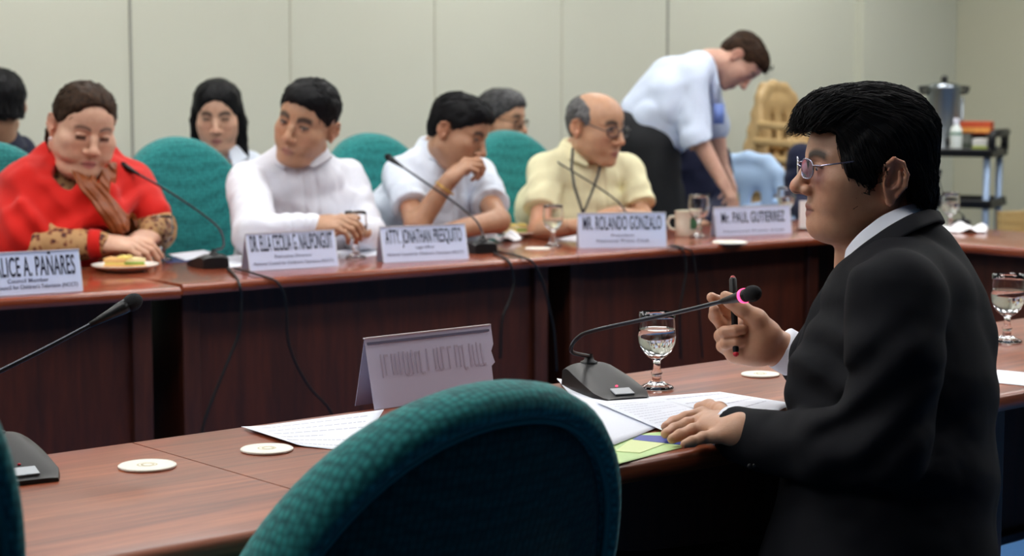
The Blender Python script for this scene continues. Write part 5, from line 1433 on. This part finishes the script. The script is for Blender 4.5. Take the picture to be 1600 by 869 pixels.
def man_jon():
    nk = P(688, 228, 6.46); hip = P(672, 440, 6.7); hip = V(hip[0], hip[1], .56)
    spec = dict(plk=[P(712, 268, 6.3), P(722, 310, 6.3), P(728, 370, 6.3)], head=P(714, 211, 6.36), fwd=(.88, -.38, -.38), up=(.25, 0, 1), hk=1.03, neck=nk, hip=hip, chestc=P(668, 325, 6.5), chest=(.20, .14), face_body=FN,
        arms=[dict(sh=P(625, 272, 6.38), el=P(652, 352, 6.14), wr=P(702, 281, 6.15), d=(.70, -.03, .62), n=(-.35, -.5, .8), left=False, curl=(.9, .8, .9, 1.0), short=.62, thumb=(.4, .5)),
              dict(sh=P(748, 274, 6.60), el=P(778, 345, 6.28), wr=P(700, 362, 6.05), d=(-.9, -.3, .0), n=(0, -.2, 1), left=True, curl=(.3, .4, .4, .4), short=.62)],
        skin=SK['brown'], smat=skm, hair=(capt+[((.052, 0, .098), (.040, .058, .030))], cut_short, HB, 600, {}), cloth=WHITE2, puff=.016, slv=.008, wr=.009, seed=5, jaw=1.1, fat=.006, open_eyes=.5, gaze=(0, -.6))
    t, hf, b = sitter('man in a short-sleeved white shirt and bracelet resting his chin on his hand', spec)
    w = P(695, 294, 6.14); dd = nrm(P(702, 285, 6.14)-P(652, 352, 6.14)); u = nrm(np.cross(dd, V(0, 1, 0))); v = np.cross(dd, u)
    MB().tube([w+(u*math.cos(a)+v*math.sin(a))*.035 for a in np.linspace(0, 2*PI, 25)], .003, 8, False).build('bracelet', mat('gold', lin(200, 160, 80), .3, metal=1), t, world=True)
    return t
def man_gon():
    nk = P(908, 230, 6.76); hip = P(885, 430, 7.0); hip = V(hip[0], hip[1], .56)
    sides = [(.22, .2), (.22, -.3), (-.2, -.3), (-.22, -.05), (-.13, -.040), (-.05, -.030), (-.040, -.004), (-.038, .022), (-.028, .038), (-.006, .038), (.004, .024), (.012, .004), (.022, .004), (.028, .040), (.020, .075), (-.02, .098), (-.06, .115), (-.08, .2)]
    spec = dict(plk=[P(934, 262, 6.6), P(938, 300, 6.6), P(944, 350, 6.6)], head=P(930, 203, 6.68), fwd=(.76, -.62, -.14), hk=1.08, fz=(1.02, 0), neck=nk, hip=hip, chestc=P(893, 322, 6.8), chest=(.195, .135), face_body=V(.5, -.86, 0),
        arms=[dict(sh=P(852, 266, 6.68), el=P(842, 362, 6.52), wr=P(905, 354, 6.25), d=(.85, -.4, -.05), n=(0, -.2, 1), left=False, curl=(.4, .5, .5, .5), short=.60),
              dict(sh=P(978, 266, 6.86), el=P(1006, 346, 6.74), wr=P(962, 334, 6.46), d=(-.8, -.5, -.2), n=(.1, -.3, 1), left=True, curl=(.5, .6, .6, .6), short=.66)],
        skin=SK['tan'], smat=skm, hair=([((-.012, 0, .045), (.100, .081, .074)), ((-.060, 0, .006), (.040, .056, .050))], sides, HG, 250, {}), cloth=YEL, puff=.016, slv=.008, wr=.006, seed=7, jaw=1.0, open_eyes=.7)
    t, hf, b = sitter('bald man with glasses in a pale yellow short-sleeved shirt and dark lanyard', spec)
    glasses(hf, t, (1.02, 0), frame_m=mat('dark_rim', lin(60, 58, 66), .3, metal=.6), lens_m=mat('clear_lens', (.92, .93, .97, 1), .02, trans=1, ior=1.1), w=.025, h=.017, r=.0022)
    ld = mat('lanyard_cloth', lin(48, 52, 58), .8)
    fr = lambda x, y, z: P(x, y, z)
    m = MB().tube([fr(895, 232, 6.66), fr(893, 262, 6.60), fr(897, 290, 6.575), fr(905, 315, 6.56), fr(911, 333, 6.545)], .0045, 6); m.tube([fr(940, 250, 6.66), fr(934, 275, 6.60), fr(925, 300, 6.57), fr(917, 320, 6.555), fr(911, 333, 6.545)], .0045, 6)
    m.tube([fr(911, 331, 6.544), fr(911, 346, 6.535)], .008, 8)
    m.build('lanyard', ld, t, world=True)
    return t
def woman_alice():
    nk = P(120, 268, 5.72); hip = P(105, 450, 5.95); hip = V(hip[0], hip[1], .56)
    RED = mat('red_shawl', lin(206, 30, 22), .75, noise=.15, nscale=5, bump=.25, bscale=420, sheen=.12, spec=.2)
    BAT = None
    t_ = NT('batik_sleeve'); t_.set(Roughness=.7)
    co = t_.new('TexCoord'); vo = t_.new('TexVoronoi'); vo.inputs['Scale'].default_value = 55; nz = t_.new('TexNoise'); nz.inputs['Scale'].default_value = 45; nz.inputs['Detail'].default_value = 4; t_.l(co.outputs['Object'], nz.inputs[0]); t_.l(co.outputs['Object'], vo.inputs[0])
    mm = t_.new('Math', operation='ADD'); t_.l(vo.outputs[0], mm.inputs[0]); t_.l(nz.outputs[0], mm.inputs[1])
    cr = t_.new('ValToRGB'); e = cr.color_ramp.elements; e[0].position = .62; e[0].color = lin(58, 20, 12); e[1].position = 1.0; e[1].color = lin(180, 138, 90); x_ = e.new(.84); x_.color = lin(128, 66, 36)
    t_.l(mm.outputs[0], cr.inputs[0]); t_.l(cr.outputs[0], t_.b.inputs['Base Color']); BAT = t_.m
    hcap = [((-.045, 0, -.035), (.045, .088, .075)), ((-.014, 0, .050), (.101, .084, .082)), ((.024, 0, .082), (.060, .066, .044)), ((-.070, 0, .0), (.044, .062, .062)), ((-.085, 0, -.045), (.040, .040, .040))]
    cutw = [(.22, .100), (.080, .100), (.070, .094), (.060, .074), (.046, .044), (.030, .030), (.020, .022), (.004, .020), (-.012, .026), (-.028, .020), (-.034, .0), (-.044, -.03), (-.05, -.09), (-.2, -.10), (-.2, -.3), (.22, -.3)]
    spec = dict(head=P(130, 203, 5.62), fwd=(.48, -.84, -.32), up=(.12, 0, 1), hk=1.10, fz=(1.0, -.002), neck=nk, hip=hip, chestc=P(110, 350, 5.80), chest=(.225, .175), face_body=V(.35, -.93, 0),
        arms=[dict(sh=P(45, 312, 5.62), el=P(66, 384, 5.50), wr=P(166, 381, 5.50), d=(.96, -.12, -.03), n=(-.1, -.35, .9), left=False, curl=(.35, .45, .5, .5), size=1.05),
              dict(sh=P(198, 296, 5.85), el=P(242, 360, 5.72), wr=P(236, 368, 5.62), d=(-.35, -.8, -.2), n=(.3, 0, .9), left=True, curl=(.4, .5, .5, .5))],
        skin=SK['pale'], smat=skm, hair=(hcap, cutw, HBR, 400, dict(arch=14)), cloth=BAT, puff=.015, slv=.006, wr=.006, seed=9, jaw=1.0, fat=.020, nose=1.12, collar=False, open_eyes=0, lips=(.50, .15, .15), brow=(.16, .09, .065), browk=1.2, lashk=3.2, lashz=.0060)
    t, hf, b = sitter('woman in a red shawl over a patterned brown blouse, looking down', spec)
    # the shawl : wrapped over both shoulders, crossing low in front
    C = SDF(); l = V(.93, .35, 0); f = V(.35, -.93, 0)
    ch = P(110, 352, 5.80)
    C.eseg(nk-V(0, 0, .03), P(112, 320, 5.78), (.14, .11), (.245, .175), l, .06); C.eseg(P(112, 320, 5.78), P(105, 420, 5.84), (.245, .175), (.265, .20), l, .06)
    C.chain([nk+V(-.05, 0, -.03), P(50, 300, 5.64), P(34, 372, 5.52)], [.070, .095, .095], .04); C.ell(P(110, 320, 5.60), (.15, .09, .12), .04); C.chain([nk+V(.06, .03, -.04), P(196, 296, 5.84), P(232, 335, 5.74)], [.07, .082, .070], .05)
    for a, b_, r in [(P(70, 245, 5.70), P(150, 330, 5.55), .030), (P(165, 262, 5.76), P(150, 335, 5.56), .026), (P(40, 280, 5.56), P(120, 375, 5.50), .032), (P(30, 330, 5.48), P(90, 400, 5.46), .030), (P(210, 285, 5.76), P(185, 350, 5.56), .026), (P(180, 272, 5.74), P(168, 345, 5.55), .022)]:
        C.cap(a, b_, r, r*.9, .03)
    C.chain([P(80, 238, 5.70), P(100, 226, 5.78), P(140, 224, 5.82), P(170, 240, 5.80)], [.034, .030, .030, .032], .03)
    C.disp = lambda p: wrinkle(.010, 9, 21, (1.4, 1, .5))(p)+folds(p, P(60, 330, 5.45), (.7, 0, .7), 85, .008, .13)+folds(p, P(150, 320, 5.45), (-.5, 0, .85), 80, .006, .12)+folds(p, P(205, 310, 5.65), (-.6, 0, .8), 90, .006, .08)+folds(p, P(110, 245, 5.62), (.2, 0, 1), 150, .004, .06)
    C.ell(hf.w((.04, 0, -.145)), (.085, .085, .075), .015, 's')
    # openings for the forearms
    C.fn(lambda p: np.maximum(np.linalg.norm((p-P(120, 396, 5.40))*V(.8, 1, 1.35), axis=1)-.115, -9), P(120, 396, 5.40), .2, .012, 's'); C.ell(P(236, 378, 5.55), (.075, .12, .055), .01, 's')
    C.plane(P(100, 445, 5.5), (0, 0, -1))
    C.build('red_shawl', RED, .0055, t, smooth=2)
    # folded brown scarf on the chest
    br = mat('copper_scarf', lin(134, 66, 22), .45, noise=.45, nscale=45, bump=.5, bscale=200)
    pl = [P(112, 246, 5.55), P(124, 274, 5.52), P(146, 304, 5.5), P(166, 330, 5.5), P(180, 352, 5.5), P(188, 376, 5.5)]; wl_ = [.014, .020, .024, .026, .030, .030]
    p2 = [P(160, 262, 5.55), P(158, 285, 5.52), P(160, 312, 5.5)]; w2_ = [.012, .014, .008]
    SC = SDF(); cc = P(150, 310, 5.55)
    SC.fn(lambda p: np.maximum(np.maximum(C.ev(p)-.009-.003*np.sin(line2(p, pl, [0]*6)*420), np.minimum(line2(p, pl, wl_), line2(p, p2, w2_))), np.maximum(-C.ev(p)-.012, p[:, 1]-5.72)), cc, .19, .001)
    SC.build('copper_scarf', br, .0034, t, smooth=1)
    MB().ball(hf.w((-.006, -.083, -.036)), .0075, 12).build('pearl_earring', mat('pearl', lin(235, 215, 215), .25, coat=.6), t, world=True)
    MB().ball(hf.w((-.006, .083, -.036)), .0075, 12).build('pearl_earring', mat('pearl2', lin(235, 215, 215), .25, coat=.6), t, world=True)
    # red cuff
    w = P(160, 381.5, 5.50); d = nrm(P(166, 381, 5.50)-P(66, 384, 5.50)); MB().tube([w-d*.035, w-d*.012, w], [.046, .043, .040], 18, False).build('red_cuff', RED, t, solid=.002, world=True)
    return t
def woman_back():
    nk = P(345, 232, 7.15); hip = P(345, 400, 7.3); hip = V(hip[0], hip[1], .50)
    longh = [((-.012, .080, .0), (.030, .018, .045)), ((-.012, -.080, .0), (.030, .018, .045)), ((-.012, 0, .055), (.106, .088, .086)), ((.024, 0, .088), (.062, .066, .046)), ((-.045, 0, -.02), (.060, .084, .09)), ((-.02, .078, -.02), (-.01, .082, -.16), .026, .026), ((-.02, -.078, -.02), (-.01, -.082, -.12), .024, .018), ((-.05, 0, -.03), (-.055, 0, -.16), .06, .05)]
    cut = [(.22, .086), (.086, .086), (.072, .084), (.058, .066), (.040, .040), (.024, .010), (.020, -.03), (.020, -.3), (.22, -.3)]
    spec = dict(head=P(340, 184, 7.10), fwd=(.08, -.95, -.22), hk=1.05, neck=nk, hip=hip, chest=(.155, .10), face_body=V(.2, -1, 0),
        arms=[dict(sh=P(300, 262, 7.10), el=P(290, 330, 7.05), wr=P(325, 360, 6.85), d=(.5, -.5, 0), n=(0, 0, 1), left=False), dict(sh=P(392, 262, 7.2), el=P(402, 330, 7.15), wr=P(370, 360, 6.95), d=(-.5, -.5, 0), n=(0, 0, 1), left=True)],
        skin=SK['pale'], smat=skm, vox=.005, hair=(longh, cut, HB, 300, dict(arch=14, comb=lambda q: np.tile(V(-.1, 0, -1), (len(q), 1)))), cloth=WHITE2, puff=.012, wr=.004, seed=11, nose=1.1, fat=.006, lips=(.45, .16, .15))
    return sitter('woman with long black hair in a white top seated behind the green chairs', spec)[0]
def man_grey():
    nk = P(790, 225, 7.95); hip = P(785, 400, 8.1); hip = V(hip[0], hip[1], .50)
    spec = dict(head=P(783, 192, 7.9), fwd=(.86, -.45, -.1), hk=1.04, neck=nk, hip=hip, chest=(.17, .11), face_body=V(.5, -.86, 0),
        arms=[dict(sh=P(735, 262, 7.85), el=P(730, 330, 7.75), wr=P(770, 350, 7.6), d=(.5, -.5, 0), n=(0, 0, 1), left=False), dict(sh=P(845, 262, 8.1), el=P(850, 330, 8.0), wr=P(820, 350, 7.8), d=(-.5, -.5, 0), n=(0, 0, 1), left=True)],
        skin=SK['tan'], smat=skm, vox=.0055, hair=(capt, cut_short, HGB, 250, {}), cloth=cloth_mat('grey_shirt', lin(120, 124, 130)), puff=.012, wr=.004, seed=13)
    t, hf, b = sitter('grey-haired man with glasses just visible above the green chair', spec)
    glasses(hf, t, r=.0014); return t
def man_edge():
    nk = P(-2, 215, 6.85); hip = P(-5, 400, 6.95); hip = V(hip[0], hip[1], .50)
    hh = [((-.012, 0, .055), (.110, .094, .090)), ((.03, 0, .088), (.072, .072, .05)), ((-.055, 0, -.01), (.055, .075, .075))]
    spec = dict(head=P(-4, 172, 6.80), fwd=(-.55, .80, -.10), hk=1.05, neck=nk, hip=hip, chest=(.165, .11), face_body=V(.3, -1, 0),
        arms=[dict(sh=P(-50, 240, 6.7), el=P(-60, 330, 6.7), wr=P(-20, 360, 6.5), d=(.5, -.5, 0), n=(0, 0, 1), left=False), dict(sh=P(30, 238, 6.95), el=P(45, 330, 6.9), wr=P(10, 360, 6.7), d=(-.5, -.5, 0), n=(0, 0, 1), left=True)],
        skin=SK['tan'], smat=skm, vox=.0055, hair=(hh, cut_short, HB, 300, {}), cloth=cloth_mat('navy_jacket', lin(28, 32, 52)), puff=.015, wr=.004, seed=15)
    return sitter('dark-haired person in navy cut off by the left edge, head turned away', spec)[0]
def navy(label, px, head_px, z, seed, hy=160):
    nk = P(px, 205, z); hip = P(px, 400, z+.15); hip = V(hip[0], hip[1], .50)
    nk = P(px, hy+45, z); spec = dict(head=P(head_px, hy, z), fwd=(.3, -.95, -.1), hk=1.0, neck=nk, hip=hip, chest=(.165, .11), face_body=V(.3, -1, 0),
        arms=[dict(sh=P(px-48, 245, z-.08), el=P(px-58, 315, z-.1), wr=P(px-20, 350, z-.35), d=(.5, -.5, 0), n=(0, 0, 1), left=False), dict(sh=P(px+45, 245, z+.1), el=P(px+55, 315, z), wr=P(px+25, 350, z-.2), d=(-.5, -.5, 0), n=(0, 0, 1), left=True)],
        skin=SK['brown'], smat=skm, vox=.006, hair=(capt, cut_short, HB, 0, {}), cloth=cloth_mat('navy_jacket_%d' % seed, lin(26, 30, 56)), puff=.015, wr=.004, seed=seed)
    return sitter(label, spec)[0]

def man_bend():
    z = 8.0; t = person('man in a pale blue shirt and black trousers bending over the chairs at the back', (P(1010, 300, z)[0], z, 0))
    sk = SK['pink']; hf = frame_dir(P(1152, 96, z), (.42, -.18, -.88), (.86, -.05, .42), 1.0)
    S = SDF(); head(S, hf, nose=1.1); nk = P(1108, 98, z)
    S.cap(hf.w((-.022, 0, -.045)), nk, .054, .060, .03)
    hipc = P(1010, 222, z)
    W = lambda a, b, r0, r1: S.eseg(a, b, r0, r1, V(0, 1, 0), .03)
    W(P(1082, 125, z), P(1045, 165, z), (.12, .06), (.13, .09)); W(P(1045, 165, z), hipc, (.15, .10), (.14, .11))
    shR = P(1088, 130, z-.17); elR = P(1088, 212, z-.22); wrR = P(1128, 282, z-.25); shL = P(1096, 120, z+.17); elL = P(1118, 200, z+.22); wrL = P(1130, 262, z+.20)
    for a, b, c in ((shR, elR, wrR), (shL, elL, wrL)): S.cap(a+V(-.03, 0, -.03), b, .034, .036, .02); S.cap(b, c, .040, .027, .02)
    hand(S, wrR, (.5, 0, -.85), (.7, -.5, .4), 1.0, left=False); hand(S, wrL, (.3, 0, -.9), (.7, .5, .3), 1.0, left=True)
    feet = []
    for s in (-1, 1):
        hp = P(1012, 235, z)+V(0, s*.09, 0); kn = V(hp[0]+.10+s*.03, hp[1], .52); an = V(kn[0]-.02, hp[1], .09); feet.append((hp, kn, an))
        S.chain([hp, kn, an], [.08, .055, .04], .03); S.cap(an, an+V(.17, 0, -.04), .035, .03, .01)
    S.build('body', skm, .005, t, color=face_color(hf, sk, lips=(.45, .2, .17), brow=(.08, .05, .03)), smooth=1)
    cap2 = [((-.014, 0, .052), (.101, .082, .080)), ((.034, 0, .084), (.062, .064, .044)), ((-.064, 0, .006), (.042, .058, .056))]
    HS = hair_sdf(hf, cap2, cut_short, .005, .002, (45, 45, 150)); hr = HS.build('hair', HBR, .0045, t); strands(HS, hf, lambda q: np.tile(V(.6, 0, .3), (len(q), 1)), 250, .05, .0015, hr, HBR)
    LB = cloth_mat('pale_blue_shirt', lin(206, 218, 240), .75)
    C = SDF(); W = lambda a, b, r0, r1: C.eseg(a, b, r0, r1, V(0, 1, 0), .06)
    W(P(1090, 114, z), P(1050, 152, z), (.175, .085), (.185, .115)); W(P(1050, 152, z), P(1014, 192, z), (.185, .115), (.18, .125))
    W(P(1035, 175, z), P(1052, 222, z), (.18, .10), (.15, .06))
    C.cap(P(1048, 128, z), P(1010, 180, z), .11, .115, .05)
    C.cap(shR+V(-.02, .05, .02), elR+V(0, 0, .0), .074, .066, .02); C.cap(shL, elL, .072, .064, .02)
    C.cap(elR, P(1094, 226, z-.23), .065, .066, .01); C.cap(P(1100, 246, z-.23), P(1115, 270, z-.24), .09, .09, .006, 's'); C.ell(hf.w((0, 0, -.01)), (.11, .1, .1), .01, 's')
    C.disp = wrinkle(.012, 8, 31); C.build('shirt', LB, .007, t, smooth=2)
    MB().tube([P(1112, 104, z-.08), P(1117, 130, z-.09), P(1116, 165, z-.09)], [.02, .018, .012], 8).build('hanging_shirt_front', LB, t, world=True)
    ib = mat('blue_badge', lin(120, 145, 215), .5); MB().box(P(1123, 178, z-.10), (.05, .006, .085), rz=.5).build('name_badge', ib, t, world=True)
    T = SDF()
    for hp, kn, an in feet: T.chain([hp+V(0, 0, .02), kn, V(an[0], an[1], .13)], [.125, .095, .075], .04)
    T.eseg(P(990, 205, z), P(1015, 245, z), (.17, .12), (.18, .13), V(0, 1, 0), .04)
    T.disp = wrinkle(.008, 9, 5); T.build('trousers', mat('black_trousers', lin(20, 22, 26), .85), .009, t)
    for hp, kn, an in feet:
        MB().ball(V(an[0]+.08, an[1], .05), (.15, .05, .05), 16).build('shoe', M['black'], t, world=True)
    MB().ball(P(1018, 240, z-.15), (.03, .012, .03), 10).build('belt_pouch', mat('grey_pouch', lin(110, 116, 120), .5), t, world=True)
    return t
CAST = [fg_man, man_ella, man_jon, man_gon, woman_alice, woman_back, man_grey, man_edge, man_bend]
for fn_ in CAST: fn_()
navy('person in navy seated behind the bending man, mostly hidden by his arm', 1076, 1086, 8.7, 41, 172)
navy('person in navy seated behind the suited man\'s glasses', 1300, 1316, 8.6, 43, 186)
# ------------------------------------------------------------------ camera, light, look
cam = bpy.data.cameras.new('camera'); co = bpy.data.objects.new('camera', cam); COL.objects.link(co); sc.camera = co
co.location = (0, 0, HC); co.rotation_euler = (PI/2-PITCH, 0, 0)
cam.sensor_width = 36; cam.lens = 36*F/1600; cam.clip_start = .05; cam.clip_end = 60
cam.dof.use_dof = True; cam.dof.focus_distance = 2.95; cam.dof.aperture_fstop = 5.8
w = bpy.data.worlds.new('world'); sc.world = w; w.use_nodes = True
w.node_tree.nodes['Background'].inputs[0].default_value = (.5, .52, .55, 1); w.node_tree.nodes['Background'].inputs[1].default_value = .05
sc.view_settings.view_transform = 'Standard'; sc.view_settings.look = 'None'; sc.view_settings.gamma = 1; sc.view_settings.exposure = 0.0
sc.view_settings.use_curve_mapping = False
sc.cycles.max_bounces = 10; sc.cycles.transmission_bounces = 10; sc.cycles.diffuse_bounces = 4; sc.cycles.caustics_reflective = False; sc.cycles.use_denoising = True
sc.cycles.sample_clamp_indirect = 6
